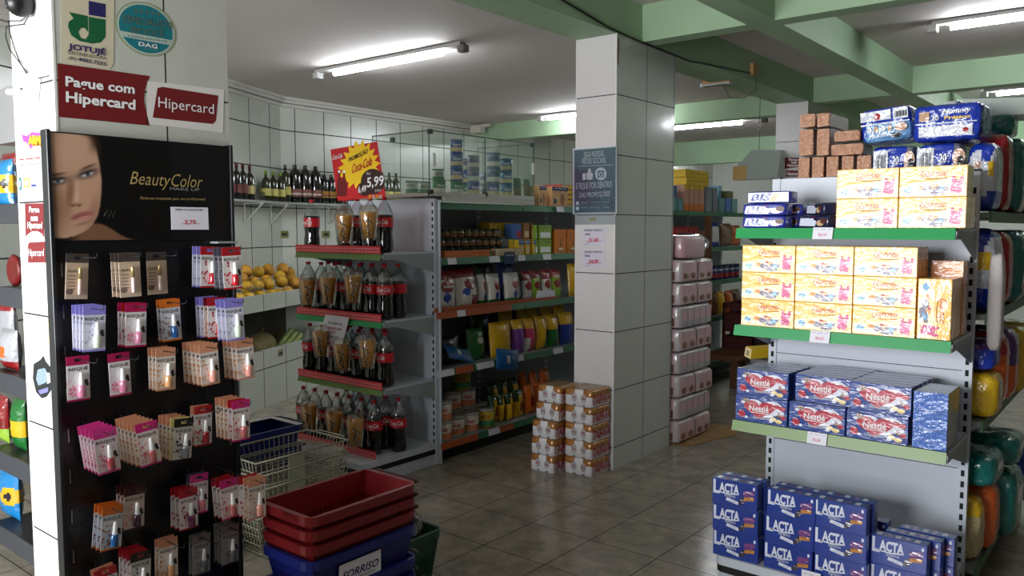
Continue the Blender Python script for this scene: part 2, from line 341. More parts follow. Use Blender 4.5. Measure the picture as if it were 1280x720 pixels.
# portrait poster (flat print)
def portrait():
    nx, nz = 150, 96; y0, y1, z0, z1 = D0 + .015, D1 - .015, 1.61, 1.96; y1p = y0 + (y1 - y0) * .62
    def ss(a, b_, v): t = max(0, min(1, (v - a) / (b_ - a))); return t * t * (3 - 2 * t)
    def blob(x, y, cx, cy, rx, ry, ang=0, soft=.35):
        dx, dy = x - cx, y - cy; c, s_ = math.cos(ang), math.sin(ang); u = (dx * c + dy * s_) / rx; v = (-dx * s_ + dy * c) / ry
        return 1 - ss(1 - soft, 1 + soft, math.hypot(u, v))
    def mixc(a, c, t): return tuple(a[i] + (c[i] - a[i]) * t for i in range(3))
    def colr(x, y):
        c = (9, 8, 9)
        # shoulder and neck
        sh = ss(0, 14, y - (470 + 70 * ss(490, 660, x) + 0.04 * (x - 480))) * (1 - ss(640, 700, x)); c = mixc(c, (150, 104, 78), sh * .9 * ss(300, 420, x))
        # hair swept back over the skull
        c = mixc(c, (62, 40, 28), blob(x, y, 330, 130, 175, 190, 0, .12) * .9)
        # face outline
        K = ((0, 440), (60, 470), (120, 482), (200, 498), (260, 506), (330, 504), (390, 498), (440, 486), (475, 466), (505, 438), (525, 405), (540, 370), (548, 330)); right = K[0][1] if y < 0 else K[-1][1]
        for (ya, xa), (yb_, xb) in zip(K, K[1:]):
            if ya <= y < yb_: right = xa + (xb - xa) * (y - ya) / (yb_ - ya)
        f = (1 - ss(-4, 10, x - right)) * (1 - ss(0, 10, y - 546))
        sk = mixc((212, 168, 140), (140, 94, 70), (1 - ss(205, 330, x)) * .7)
        sk = mixc(sk, (224, 182, 156), blob(x, y, 330, 110, 120, 100, 0, .9) * .6)
        sk = mixc(sk, (222, 172, 140), blob(x, y, 445, 330, 50, 70, .2, .9) * .5)
        sk = mixc(sk, (130, 84, 60), blob(x, y, 285, 400, 60, 90, -.2, .9) * .45)
        sk = mixc(sk, (104, 62, 42), blob(x, y, 358, 312, 13, 60, .08, .95) * .3)
        sk = mixc(sk, (232, 188, 158), blob(x, y, 384, 310, 10, 66, .1, .9) * .6); sk = mixc(sk, (150, 104, 80), blob(x, y, 470, 420, 26, 80, .25, .9) * .4)
        sk = mixc(sk, (124, 82, 60), blob(x, y, 346, 318, 15, 66, .06, .9) * .5); sk = mixc(sk, (238, 200, 172), blob(x, y, 386, 350, 9, 26, .05, .9) * .6); sk = mixc(sk, (60, 34, 28), blob(x, y, 398, 389, 8, 3.5, -.2, .5) * .7); sk = mixc(sk, (60, 34, 28), blob(x, y, 364, 388, 7, 3.5, .1, .5) * .6)
        sk = mixc(sk, (112, 70, 52), blob(x, y, 380, 384, 26, 7, -.1, .8) * .6)
        sk = mixc(sk, (120, 78, 58), blob(x, y, 412, 478, 34, 8, -.3, .9) * .4)
        for cx, cy, a in ((436, 228, -.30), (286, 262, -.12)):
            sk = mixc(sk, (60, 46, 44), blob(x, y, cx, cy, 50, 20, a, .8) * .8)
            sk = mixc(sk, (206, 200, 198), blob(x, y, cx + 2, cy + 4, 32, 10, a, .35))
            sk = mixc(sk, (92, 116, 132), blob(x, y, cx + 4, cy + 4, 12, 10, a, .3))
            sk = mixc(sk, (8, 8, 10), blob(x, y, cx + 4, cy + 4, 5, 5, 0, .3)); sk = mixc(sk, (14, 10, 10), blob(x, y, cx, cy - 6, 36, 4, a, .5) * .9)
        sk = mixc(sk, (70, 44, 32), blob(x, y, 440, 194, 40, 6, -.36, .6) * .7); sk = mixc(sk, (70, 44, 32), blob(x, y, 280, 232, 48, 6, -.16, .6) * .7)
        sk = mixc(sk, (180, 108, 100), blob(x, y, 409, 438, 57, 18, -.28, .35)); sk = mixc(sk, (216, 150, 138), blob(x, y, 416, 451, 36, 11, -.28, .6) * .95)
        sk = mixc(sk, (130, 70, 64), blob(x, y, 410, 438, 48, 2.4, -.28, .6) * .8); 
        hl = 1 - ss(-20, 30, y - (-6 + .0022 * (x - 300) ** 2)); sk = mixc(sk, (70, 46, 32), hl * .9); sk = mixc(sk, (64, 42, 30), ss(430, 485, x) * (1 - ss(60, 150, y)))
        c = mixc(c, sk, f); return tuple(v * .88 for v in c)
    vs = []; cs = []; fs = []
    for k in range(nz + 1):
        for i in range(nx + 1):
            y = y0 + (y1p - y0) * i / nx; z = z0 + (z1 - z0) * k / nz; p = (XD + .0055, y, z); vs.append(Vector(p) - O)
            px, py = proj(p); cs.append(colr(px * 4, (py - 160) * 4))
    for k in range(nz):
        for i in range(nx): a = k * (nx + 1) + i; fs.append((a, a + 1, a + nx + 2, a + nx + 1))
    m = bpy.data.materials.new('portrait_print'); m.use_nodes = True; p = m.node_tree.nodes['Principled BSDF']; p.inputs['Roughness'].default_value = .3
    at = m.node_tree.nodes.new('ShaderNodeVertexColor'); at.layer_name = 'print'; m.node_tree.links.new(at.outputs['Color'], p.inputs['Base Color'])
    me = bpy.data.meshes.new('portrait_poster'); me.from_pydata(vs, [], fs); me.materials.append(m)
    ca = me.color_attributes.new('print', 'FLOAT_COLOR', 'POINT'); flat = []
    for c in cs: flat += list(lin(c))
    ca.data.foreach_set('color', flat); o = bpy.data.objects.new('portrait_poster', me); COL.objects.link(o); o.parent = disp
portrait()
def pt(b, s, xl, yl_, xr, yr_, yt, X, m, shear=0, bold=0.0, off=Vector((0, 0, 0))):
    A = PX(xl, yl_, X) - off; Bq = PX(xr, yr_, X) - off; T = PX(xl, yt, X) - off; b.ptext(s, A, Bq, T, m, shear, bold); return b
GLD = M('gold_letter', (196, 170, 110), .35, metal=.3); SIL = M('silver_letter', (120, 118, 112), .4)
b = MB(); XH = XD + .0045
pt(b, 'Beauty', 162, 230, 213, 233, 214, XH, GLD, .3, -.004, O); pt(b, 'Color', 214, 233, 253, 235, 217, XH, GLD, .3, -.004, O)
b.build('poster_title', disp); b = MB(); pt(b, 'MAKE UP', 212, 237.5, 249, 239, 234, XH, GREY, 0, 0, O); pt(b, 'Sinta-se maquiada por um profissional', 175, 249, 256, 250.5, 245.5, XH, GLD, 0, 0, O); b.build('poster_lettering', disp)
b = MB(); XH = XD + .0065
b.tube([PX(x, y, XH) - O for x, y in ((130, 270), (134, 262), (136, 272), (139, 263), (141, 272), (144, 264))], .0007, SIL, 4); b.build('poster_signature', disp)
b = MB(); X2 = XD + .007; b.prism([PX(x, y, X2) - O for x, y in ((213.5, 258.5), (260, 259.5), (261, 287), (214.5, 287))], (-.0015, 0, 0), PAPER)
pt(b, 'ESMALTE RISQUE 8ML', 219, 263, 254, 263.5, 260.8, X2, BLACK, 0, .01, O); pt(b, '3,75', 230, 280, 244.5, 280, 275, X2, PINKR, 0, .02, O); pt(b, 'R$', 227, 280, 229.5, 280, 278.5, X2, PINKR, 0, 0, O); pt(b, 'cada', 246, 280, 250, 280, 278.5, X2, PINKR, 0, 0, O)
b.build('price_card', disp)
b = MB(); b.cbox(-.01, .05, yr - .1, yr - .01, 1.592, 1.6, METALD, .002); b.build('header_bracket', disp)

# nail polish blister cards
CW, CH = .073, .15
CLEAR = M('card_window', (206, 206, 212), .3, coat=.35); CAPW = M('polish_cap', (238, 238, 238), .35); GRAPE = M('card_flower', (44, 38, 44), .5)
def card_kind(name, tab, body, pattern, polish, text='RISQUÉ', tcol=BLACK, nude=False):
    tabm = M('tab_' + name, tab, .4, coat=.4); bm = M('body_' + name, body, .4, coat=.5); pm = M('pattern_' + name, pattern, .5); pol = M('polish_' + name, polish, .12, coat=1)
    b = MB(); w, h = CW / 2, CH
    if nude:
        b.cbox(-w, w, -.0006, .0006, -h, -.03, bm, .0005)
        for k in range(5): b.box(-w + .006, -.004, -.0012, -.0008, -.075 - k * .011, -.072 - k * .011, pm)
        for k in range(5): b.poly([(-w + .02 + .013 * math.cos(a) * (1 - .12 * k) - .006, -.001, -.125 + .011 * math.sin(a) * (1 - .12 * k)) for a in (0, 1.05, 2.1, 3.14, 4.2, 5.2)][::-1] if k == 0 else [(-w + .02, -.0011, -.131), (-w + .024, -.0011, -.125), (-w + .02, -.0011, -.12)], pm)
        b.text('nude', -w + .006, -.062, .032, .011, tcol, -.0012, .2)
    else:
        b.cbox(-w, w, -.0006, .0006, -h + .006, -.03, bm, .0005); b.box(-w, w, -.0007, .0007, -h, -h + .006, tabm)
        rr = random.Random(name)
        for k in range(16):
            x = rr.uniform(-w + .004, -.004); z = rr.uniform(-.138, -.055); s = rr.uniform(.003, .0075); a0 = rr.uniform(0, 6)
            b.poly([(x + s * math.cos(a0 - a) * (1 if i % 2 else .45), -.001 - k * .00002, z + s * math.sin(a0 - a) * (1 if i % 2 else .45)) for i, a in enumerate([j * PI / 5 for j in range(10)])], pm)
        b.text(text, -w + .006, -.048, CW - .012, .0125, tcol, -.0012, 0, .012)
        b.ell((.024, -.0025, -.088), .006, .002, .009, GRAPE, 8, 6); b.ell((.027, -.003, -.097), .005, .002, .005, GRAPE, 8, 6)
    root = b.build('nail_polish_card')
    b = MB(); b.box(-w, -.011, -.0008, .0008, -.03, 0, tabm); b.box(.011, w, -.0008, .0008, -.03, 0, tabm); b.box(-.011, .011, -.0008, .0008, -.03, -.019, tabm); b.box(-.011, .011, -.0008, .0008, -.008, 0, tabm); b.build('hanging_tab', root)
    b = MB(); bx = .005
    T = Matrix.Translation((bx, -.0105, 0))
    if nude: b.lathe([(.0055, -.135), (.0062, -.13), (.0062, -.085), (.005, -.083)], pol, 10, T); bo = b.build('cosmetic_tube', root); b = MB(); b.lathe([(.006, -.083), (.006, -.05), (.004, -.045)], M('gold_cap', (196, 172, 120), .25, metal=.7), 10, T); b.build('tube_cap', bo)
    else: b.lathe([(.0115, -.137), (.0125, -.134), (.0125, -.1), (.010, -.096)], pol, 10, T); bo = b.build('polish_bottle', root); b = MB(); b.lathe([(.0085, -.096), (.0085, -.094), (.0052, -.056), (.004, -.054)], CAPW, 10, T); b.build('bottle_cap', bo)
    return root
KINDS = {}
def ck(n):
    if n in KINDS: return KINDS[n]
    P = dict(nude=((70, 62, 58), (196, 172, 150), (120, 100, 90), (206, 176, 160)), nude2=((70, 62, 58), (200, 178, 156), (120, 100, 90), (226, 200, 194)),
             lilac=((140, 132, 214), (214, 214, 232), (170, 170, 200), (190, 200, 184)), magenta=((176, 22, 84), (226, 222, 224), (226, 120, 150), (206, 130, 160)),
             orange=((216, 112, 28), (206, 210, 218), (150, 110, 100), (30, 90, 150)), peach=((214, 150, 116), (224, 214, 204), (214, 150, 90), (214, 160, 110)), peachp=((214, 150, 116), (226, 216, 210), (214, 160, 120), (224, 156, 140)),
             red=((176, 18, 30), (222, 218, 218), (176, 24, 36), (170, 24, 36)), darkred=((104, 14, 26), (216, 200, 190), (200, 110, 60), (200, 120, 70)), grey=((80, 80, 92), (140, 138, 146), (90, 90, 108), (120, 120, 130)),
             pink=((222, 60, 150), (240, 222, 232), (226, 130, 176), (226, 130, 150)), pinkf=((222, 60, 150), (232, 216, 222), (214, 120, 160), (170, 70, 84)), magf=((206, 30, 120), (226, 214, 208), (214, 120, 140), (176, 96, 96)),
             yellow=((226, 214, 130), (230, 222, 190), (170, 140, 60), (220, 190, 120)), black=((18, 18, 20), (206, 200, 196), (30, 30, 30), (120, 124, 130)), maroon=((60, 16, 22), (196, 176, 170), (190, 130, 100), (60, 36, 50)), redp=((176, 18, 30), (226, 216, 220), (150, 20, 40), (110, 40, 90)), greyc=((120, 112, 108), (150, 146, 142), (110, 110, 112), (90, 94, 98)))[n]
    KINDS[n] = Kind(card_kind(n, *P, nude=n.startswith('nude')), 'nail polish'); return KINDS[n]
CNAME = dict(nude='beige foundation stick card', nude2='beige concealer stick card', lilac='lilac nail polish card', magenta='magenta nail polish card', orange='orange topped blue polish card', peach='peach nail polish card', peachp='peach topped pink polish card', red='red nail polish card', darkred='dark red nail polish card', grey='grey nail polish card', pink='pink nail polish card', pinkf='pink topped rose polish card', magf='magenta topped rose polish card', yellow='yellow nail polish card', black='black topped polish card', maroon='maroon topped dark polish card', redp='red topped purple polish card', greyc='dim grey nail polish card')
# hook: centre pixel x, card top pixel y of the FRONT card, kinds back to front, row words, tilt, spacing
HOOKS = [
    (97, 317, ['nude'], 'top row by the side rail', .06), (161, 316, ['nude', 'nude', 'nude2'], 'top row under the portrait', 0), (195, 315, ['nude2'], 'top row under the small lettering', -.02),
    (259, 311, ['lilac', 'lilac', 'red'], 'top row under the price card', .02), (292, 309, ['grey', 'grey', 'red'], 'top row at the edge', -.02),
    (118, 382, ['lilac', 'lilac', 'lilac', 'lilac'], 'second row by the side rail', .03), (170, 379, ['magenta', 'red', 'magenta'], 'second row under the portrait', .02), (212, 374, ['orange', 'orange'], 'second row', -.02),
    (269, 373, ['lilac', 'lilac', 'darkred', 'red'], 'second row under the price card', 0), (293, 371, ['lilac', 'lilac', 'lilac'], 'second row at the edge', -.03),
    (97, 445, ['magenta'], 'third row by the side rail', 0), (148, 441, ['magenta'], 'third row under the portrait', -.02), (207, 435, ['peach', 'peach', 'peach'], 'third row', .01), (260, 430, ['peach', 'peach', 'peach', 'peach', 'peachp'], 'third row under the price card', -.03), (305, 424, ['peach', 'peach', 'peach', 'peachp'], 'third row at the edge', -.03),
    (130, 536, ['pink', 'pink', 'pink', 'pink', 'pinkf'], 'fourth row by the side rail', -.1), (182, 528, ['peach', 'peach', 'peach', 'peach', 'peach', 'magf'], 'fourth row under the portrait', -.09), (230, 523, ['peach', 'peach', 'peach', 'yellow', 'black'], 'fourth row', .08), (254, 507, ['peach', 'red'], 'fourth row under the price card', .04), (301, 500, ['peach', 'peach', 'peach', 'red', 'magf'], 'fourth row at the edge', 0),
    (141, 632, ['orange', 'orange', 'orange'], 'fifth row by the side rail', .1), (168, 608, ['maroon', 'maroon', 'maroon'], 'fifth row under the portrait', .05), (235, 611, ['red', 'red', 'redp'], 'fifth row', .02), (258, 590, ['grey', 'pink'], 'fifth row, behind the red group', .02), (281, 600, ['red', 'red', 'magf'], 'fifth row at the edge', -.04), (321, 597, ['red', 'peachp', 'peachp'], 'fifth row, sticking out past the stand', 0),
    (131, 710, ['peach', 'red'], 'bottom row by the side rail', -.1), (176, 690, ['redp', 'redp', 'redp', 'black'], 'bottom row under the portrait', .03), (210, 673, ['peach', 'peach'], 'bottom row', .02), (252, 668, ['greyc', 'greyc'], 'bottom row, dark grey pair', .02), (288, 656, ['greyc', 'greyc', 'greyc'], 'bottom row at the edge', .03)]
ext = {292: .16, 293: .15, 305: .14, 301: .14, 321: .26, 281: .1, 260: .04}
for (px, py, ks, where, tilt) in HOOKS:
    n = len(ks); sp = .028 if n > 2 else .026; Xf = XD + .03 + sp * (n - 1) + ext.get(px, 0.02) * (.6 if n > 3 else 1)
    P = PX(px, py, Xf); y = P.y
    if px != 321: y = min(y, D1 - .02)
    y = {259: 1.603, 292: 1.603, 269: 1.613, 293: 1.613, 258: 1.553, 281: 1.606}.get(px, y); P.z = {259: 1.583, 292: 1.583, 269: PX(293, 372, -2.65).z, 293: PX(293, 372, -2.65).z}.get(px, P.z)
    b = MB(); L_ = max(Xf + .045, XD + .17) - O.x; zz = P.z - .0115 - 0
    ys = min(y, D1 - .03) - O.y
    b.tube([(0, ys, zz + .02), (.006, ys, zz), (.014, y - O.y, zz), (Xf - O.x - sp * (n - 1) - .01, y - O.y, zz), (L_, y - O.y, zz), (L_ + .012, y - O.y + .004, zz + .003), (L_ + .008, y - O.y + .006, zz + .016)], .0017, WIRE, 5)
    if px not in (259, 269): b.build('hook', disp)
    for i, k in enumerate(ks):
        nm = CNAME[k]; same = [j for j in range(n) if ks[j] == k]
        if n == 1: lab = 'single ' + nm + ' on its hook, ' + where
        elif i == n - 1: lab = nm + ' at the front, ' + where
        elif len([j for j in same if j < n - 1]) == 1: lab = nm + ' further back, ' + where
        else: lab = nm + ' behind its front card, ' + where
        g = ('cards: ' + where + ' ' + k) if (i < n - 1 and len([j for j in same if j < n - 1]) > 1) else None
        ck(k).put((Xf - sp * (n - 1 - i), y + (R.uniform(-.002, .002) if 0 else 0), P.z), (0, tilt * 1.0 + .02 * math.sin(7 * i + px), PI / 2 + tilt * .8), lab, g)

# ---------------------------------------------------------------- stickers on the first column
def sticker(name, label, cat, fn):
    b = MB(); fn(b); o = b.build(name, recentre=True); return tag(o, label, cat)
XS = PX1 + .0015
def quadX(b, pts, m, X, t=.0008): b.prism([PX(x, y, X) for x, y in pts], (-t, 0, 0), m)
STB = M('sticker_cream', (206, 196, 172), .5); NAVY = M('navy_print', (36, 32, 92), .45); TEAL = M('teal_print', (20, 116, 128), .4); DGR = M('deep_green_print', (14, 92, 54), .45); OLV = M('olive_rim', (150, 160, 130), .5); GOLDT = M('bronze_print', (96, 104, 82), .5)
def f(b):
    quadX(b, [(76, -2), (143, 0), (142, 80), (137, 87), (76, 78)], STB, XS)
    X = XS + .0006; quadX(b, [(111, 1), (132, 5), (132, 22), (111, 18.5)], NAVY, X)
    quadX(b, [(86, 15), (110, 20), (110, 40), (106, 35), (101, 35), (98, 40), (101, 47), (107, 49), (111, 43), (111, 21), (132, 24.5), (132, 46), (126, 53), (115, 54.5), (100, 51.5), (89, 44), (85, 33), (86, 27), (92, 23)], DGR, X)
    pt(b, 'JOTUJÉ', 85, 61, 132, 69, 52, X, NAVY, 0, .03); pt(b, 'DISTRIBUIDORA', 85, 67.5, 133, 75, 63.5, X, BLACK); pt(b, '(85)', 85, 74, 96, 76, 70, X, BLACK, .2); pt(b, '4005.7255', 97, 76, 133, 82.5, 71.5, X, NAVY, .15, .02)
sticker('distributor_sticker', 'cream distributor sticker with a green and blue J emblem, high on the column', 'sticker', f)
def f(b):
    c = PX(183, 36.5, XS); ry = abs(PX(221, 42, XS).y - PX(145, 32, XS).y) / 2; rz = (PX(183, 3, XS).z - PX(183, 70, XS).z) / 2
    def ring(k, X, a0=0, a1=2 * PI, n=40): return [Vector((X, c.y + ry * k * math.cos(a0 + (a1 - a0) * i / n), c.z + rz * k * math.sin(a0 + (a1 - a0) * i / n))) for i in range(n + (a1 - a0 < 6.2))]
    b.prism(ring(1, XS), (-.001, 0, 0), OLV); b.prism(ring(.94, XS + .0003), (-.001, 0, 0), M('sticker_pale', (176, 190, 180), .4)); b.prism(ring(.88, XS + .0006, -.27, PI + .27), (-.001, 0, 0), TEAL); b.prism(ring(.88, XS + .0006, PI + .52, 2 * PI - .52), (-.001, 0, 0), TEAL)
    X = XS + .0009; pt(b, 'ESPECIALISTA', 154, 28, 216, 36, 19, X, GOLDT); pt(b, 'EM VOCÊ', 163, 41, 204, 46, 31, X, GOLDT); pt(b, 'DAG', 173, 57, 196.5, 61, 52, X, WHITE, 0, .02); pt(b, 'PERFUMARIA', 160, 46, 209, 53, 44, X, TEAL); pt(b, 'distribuidora', 180, 61, 196, 63, 60, X, GREY)
    for k in range(5):
        s = PX(170 + k * 7, 13.5 + k * 1, X); b.poly([s + Vector((0, .008 * math.cos(PI / 2 + j * PI / 5) * (1 if j % 2 == 0 else .45), .008 * math.sin(PI / 2 + j * PI / 5) * (1 if j % 2 == 0 else .45))) for j in range(10)], GOLDT)
sticker('round_sticker', 'round teal sticker with five stars and white lettering', 'sticker', f)
WFRAME = M('sticker_white', (222, 218, 216), .4)
def f(b):
    quadX(b, [(72, 79), (187, 95), (181, 112), (180, 126), (187, 157), (74, 146)], DRED, XS); X = XS + .0006
    pt(b, 'Pague com', 81.5, 107, 168, 117, 95, X, WHITE, 0, .03); pt(b, 'Hipercard', 82, 127, 169, 137, 114, X, WHITE, 0, .03)
sticker('card_payment_sticker', 'large wine red payment sticker with white lettering and notched edge', 'sticker', f)
def f(b):
    quadX(b, [(184, 101), (280, 112), (279, 166), (184, 155)], WFRAME, XS, .0004); quadX(b, [(197, 110), (203, 108.5), (273, 119.5), (270, 151), (266, 155), (191, 147)], DRED, XS + .0005)
    pt(b, 'Hipercard', 197.5, 134, 267, 142.5, 121, XS + .001, WHITE)
sticker('card_brand_sticker', 'smaller wine red slanted sticker with rounded corners, beside the notched one', 'sticker', f)
# stickers on the narrow sunlit face
YS = PY0 - .0015
def quadY(b, pts, m, Y, t=.0008): b.prism([PY(x, y, Y) for x, y in pts], (0, t, 0), m)
def pty(b, s, xl, yl_, xr, yr_, yt, Y, m, shear=0, bold=0.0): b.ptext(s, PY(xl, yl_, Y), PY(xr, yr_, Y), PY(xl, yt, Y), m, shear, bold)
PUR = M('purple_print', (150, 70, 160), .5); ORG = M('orange_print', (236, 130, 30), .5)
def f(b):
    b.prism([PY(x, y, YS) for x, y in ((27, 168), (33, 170), (40, 165), (50, 166), (51, 182), (45, 178), (38, 186), (33, 178), (29, 177))], (0, .0008, 0), PUR); pty(b, 'ARM', 36, 179, 51, 179.5, 169, YS - .0004, YEL, 0, .05); pty(b, 'ARM', 36.5, 181, 51.5, 182, 170, YS - .0002, ORG, 0, .07)
    pty(b, '-- --- --', 25, 203.5, 50, 201, 199, YS, RED); pty(b, '-- --- --', 25, 211, 50, 208.5, 206, YS, GREY)
sticker('colourful_sticker', 'small purple and yellow burst sticker with tiny red print below it', 'sticker', f)
def f(b):
    c = PY(25, 230, YS); b.prism([c + Vector((.012 * math.cos(-a), 0, .024 * math.sin(-a))) for a in [i * PI / 10 for i in range(20)]], (0, .0008, 0), TEAL); b.prism([c + Vector((.007 * math.cos(-a), -.0006, .013 * math.sin(-a))) for a in [i * PI / 8 for i in range(16)]], (0, .0008, 0), WFRAME)
    quadY(b, [(30, 223), (37, 223), (37, 234), (30, 234)], YEL, YS); quadY(b, [(31, 225), (36, 225), (36, 232), (31, 232)], WFRAME, YS - .0005); quadY(b, [(39, 230.5), (45, 230.5), (45, 233), (39, 233)], BLUE, YS); quadY(b, [(39, 224), (46, 224), (46, 229), (39, 229)], PAPER, YS)
sticker('card_logo_stickers', 'cluster of tiny round, yellow and blue payment symbols on the sunlit face', 'sticker', f)
def f(b):
    quadY(b, [(31, 254.5), (54, 254), (55, 297), (52, 292), (47, 289), (40, 289), (34, 293), (32, 296)], M('faded_red_print', (118, 28, 34), .5), YS)
    pty(b, 'Pague', 37, 265, 50, 265.5, 258, YS - .0005, WHITE, 0, .03); pty(b, 'com', 39, 276, 48, 276, 270.5, YS - .0005, WHITE, 0, .03); pty(b, 'Hipercard', 35, 285, 53.5, 285.5, 277, YS - .0005, WHITE, 0, .03)
sticker('narrow_payment_sticker', 'tall narrow faded red payment sticker on the sunlit face', 'sticker', f)
def f(b):
    quadY(b, [(37, 303), (56, 302), (57, 328), (35, 328.5), (35, 305)], M('faded_red_print'), YS); pty(b, 'Hipercard', 36, 320, 55.5, 320, 311, YS - .0005, WHITE)
sticker('small_payment_sticker', 'small faded red rounded sticker under the narrow one', 'sticker', f)
sticker('faded_notice', 'faded yellowish paper patch above the black oval sticker', 'sticker', lambda b: quadY(b, [(38, 399), (60, 398), (62, 431), (40, 432)], M('faded_paper', (222, 200, 160), .7), YS))
def f(b):
    b.prism([PY(x, y, YS) for x, y in ((42, 455), (50, 450), (54, 445), (57, 452), (62, 458), (65, 470), (64, 487), (58, 496), (52, 498), (45, 490), (41, 473))], (0, .0008, 0), M('black_sticker', (24, 28, 34), .3))
    quadY(b, [(47, 462), (56, 460), (60, 468), (58, 478), (48, 482), (45, 474)], M('sticker_blue', (130, 150, 160), .4), YS - .0005); quadY(b, [(48, 488), (60, 484), (60, 490), (50, 493)], M('sticker_lav', (120, 116, 170), .4), YS - .0005); quadY(b, [(58, 466), (62, 466), (63, 478), (59, 480)], WFRAME, YS - .0006)
sticker('black_oval_sticker', 'ragged black oval sticker with a pale picture on the sunlit face', 'sticker', f)
# speaker, cable and sensor on the sunlit face
b = MB(); c = PY(25, 4, PY0 - .04); b.ell(c, .035, .045, .045, M('speaker_black', (14, 14, 16), .35), 16, 10); o = b.build('wall_speaker', recentre=True); tag(o, 'small black round speaker at the top of the sunlit column face', 'speaker')
p = o.location + Vector((0, 0, .045)); b = MB(); b.lathe([(.008, -.002), (.008, .002)], M('speaker_ring', (60, 60, 62), .4), 12, Matrix.Translation((-.006, -.04, .028)) @ Matrix.Rotation(PI / 2, 4, 'X')); b.build('speaker_lens', o)
b = MB(); Yc = PY0 - .008
for pth in ([(34, 20), (26, 26), (11, 26), (12, 40), (18, 60), (25, 78), (33, 92)], [(38, 16), (30, 30), (8, 33), (7, 45), (12, 62), (22, 75), (34, 91)]): b.tube([PY(x, y, Yc) for x, y in pth], .002, M('cable_black', (16, 14, 16), .5), 5)
tag(b.build('speaker_cable', recentre=True), 'thin black cable drooping from the round speaker to the white sensor', 'cable')
b = MB(); SW = M('sensor_white', (232, 232, 232), .4); b.prism([PY(x, y, PY0 - .03) for x, y in ((30, 94), (40, 96), (37, 126), (27, 124))], (0, .028, 0), SW); o = b.build('door_sensor', recentre=True)
b = MB(); b.tube([PY(11, 115, PY0 - .02) - o.location, PY(24, 115, PY0 - .02) - o.location], .012, SW, 10); b.build('sensor_arm', o); b = MB(); b.tube([PY(40, 100, PY0 - .012) - o.location, PY(61, 94.5, PY0 - .003) - o.location], .0018, WIRE, 5); b.build('sensor_wire', o)
tag(o, 'white plastic sensor with side arm on the sunlit column face', 'sensor')

# ---------------------------------------------------------------- snack rack beyond the first column
YR = 1.42
rack = empty('snack_rack', (-4.0, YR, 0)); tag(rack, 'dark metal snack rack with grey shelf lips behind the sunlit column', 'rack')
RM = M('rack_black', (26, 26, 30), .45); RG = M('rack_grey', (62, 64, 70), .45)
b = MB(); b.box(-.52, .48, .42, .45, 0, 1.62, RM); b.build('back_panel', rack)
b = MB(); b.box(-.52, .48, .1, .45, 2.06, 2.32, M('rack_header_white', (150, 150, 152), .5)); b.box(-.5, -.47, .4, .44, 1.7, 2.06, RM); b.box(.43, .46, .4, .44, 1.7, 2.06, RM); b.build('header_box', rack)
RZ = [.18, .56, .95, 1.36, 1.74]
for z in RZ:
    b = MB(); b.box(-.52, .48, 0, .42, z - .02, z, RM); b.cbox(-.52, .48, -.012, 0, z - .07, z + .02, RG, .003); b.build('shelf', rack)
b = MB(); b.box(.462, .482, 0, .42, 0, 1.62, RM); b.build('side_frame', rack)
def pillow(b, w, h, d, mf, nu=22, nv=22, crimp=.1, rng=None, jit=.004):
    """sealed bag standing on z=0, front facing -y; mf(u,v,front) gives the print"""
    rng = rng or R; vs = []; fs = []; mm = []
    for side in (0, 1):
        base = len(vs)
        for j in range(nv + 1):
            v = j / nv; e = 1 if crimp < v < 1 - crimp else (v / crimp if v <= crimp else (1 - v) / crimp); tv = math.sin(PI * min(1, max(0, v))) ** .45
            for i in range(nu + 1):
                u = i / nu; tu = math.sin(PI * u) ** .5; t = d / 2 * tu * tv * (e ** .4) if 0 < u < 1 else 0
                if 0 < u < 1 and 0 < v < 1: t = max(.001, t + rng.uniform(-jit, jit) * min(1, t / .02))
                wv = w * (1 - .06 * math.sin(PI * v)); vs.append(((u - .5) * wv, (-t if side == 0 else t), v * h))
        for j in range(nv):
            for i in range(nu):
                a = base + j * (nu + 1) + i; q = (a, a + 1, a + nu + 2, a + nu + 1); fs.append(q if side == 0 else q[::-1]); mm.append(mf((i + .5) / nu, (j + .5) / nv, side == 0))
    return b.add(vs, fs, mm, True)
def bag(name, label, cat, loc, rz, w, h, d, mf, group=None, text=None, tilt=0, seed=1):
    b = MB(); pillow(b, w, h, d, mf, rng=random.Random(seed))
    if text:
        for (s, x, z, tw, th, m) in text: b.text(s, x * w, z * h, tw * w, th * h, m, -d / 2 - .006, 0, .02, cx=True)
    o = b.build(name, loc=loc); o.rotation_euler = (tilt, 0, rz); return tag(o, label, cat, group)
foil = lambda n, c, **k: M('foil_' + n, c, k.get('r', .28), coat=.7, coat_r=.15, bump=(22, .5, .01))
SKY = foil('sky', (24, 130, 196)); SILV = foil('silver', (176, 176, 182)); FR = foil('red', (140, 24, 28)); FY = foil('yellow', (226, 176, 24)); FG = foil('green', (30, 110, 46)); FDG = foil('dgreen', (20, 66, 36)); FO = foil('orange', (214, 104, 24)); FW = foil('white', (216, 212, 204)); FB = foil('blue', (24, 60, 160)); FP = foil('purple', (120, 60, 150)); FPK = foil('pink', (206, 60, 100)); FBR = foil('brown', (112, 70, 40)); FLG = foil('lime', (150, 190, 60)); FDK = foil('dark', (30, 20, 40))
def ringy(c1, c2, c3, cx=.7, cy=.5): return lambda u, v, f: (c2 if .1 < math.hypot((u - cx), (v - cy) * 1.3) < .26 else c3 if math.hypot(u - cx, (v - cy) * 1.3) <= .1 else c1)
yb = YR + .1
def rk(px, z, dy=0): y = yb + dy; return (Xx(px, y, z + .1), y, z + .002)
bag('snack_bag', 'sky blue snack bag with a yellow ring on the highest rack shelf', 'snack', rk(8, 1.74), 0, .18, .24, .1, ringy(SKY, FY, FDK, .85, .5), None, None, 0, 2)
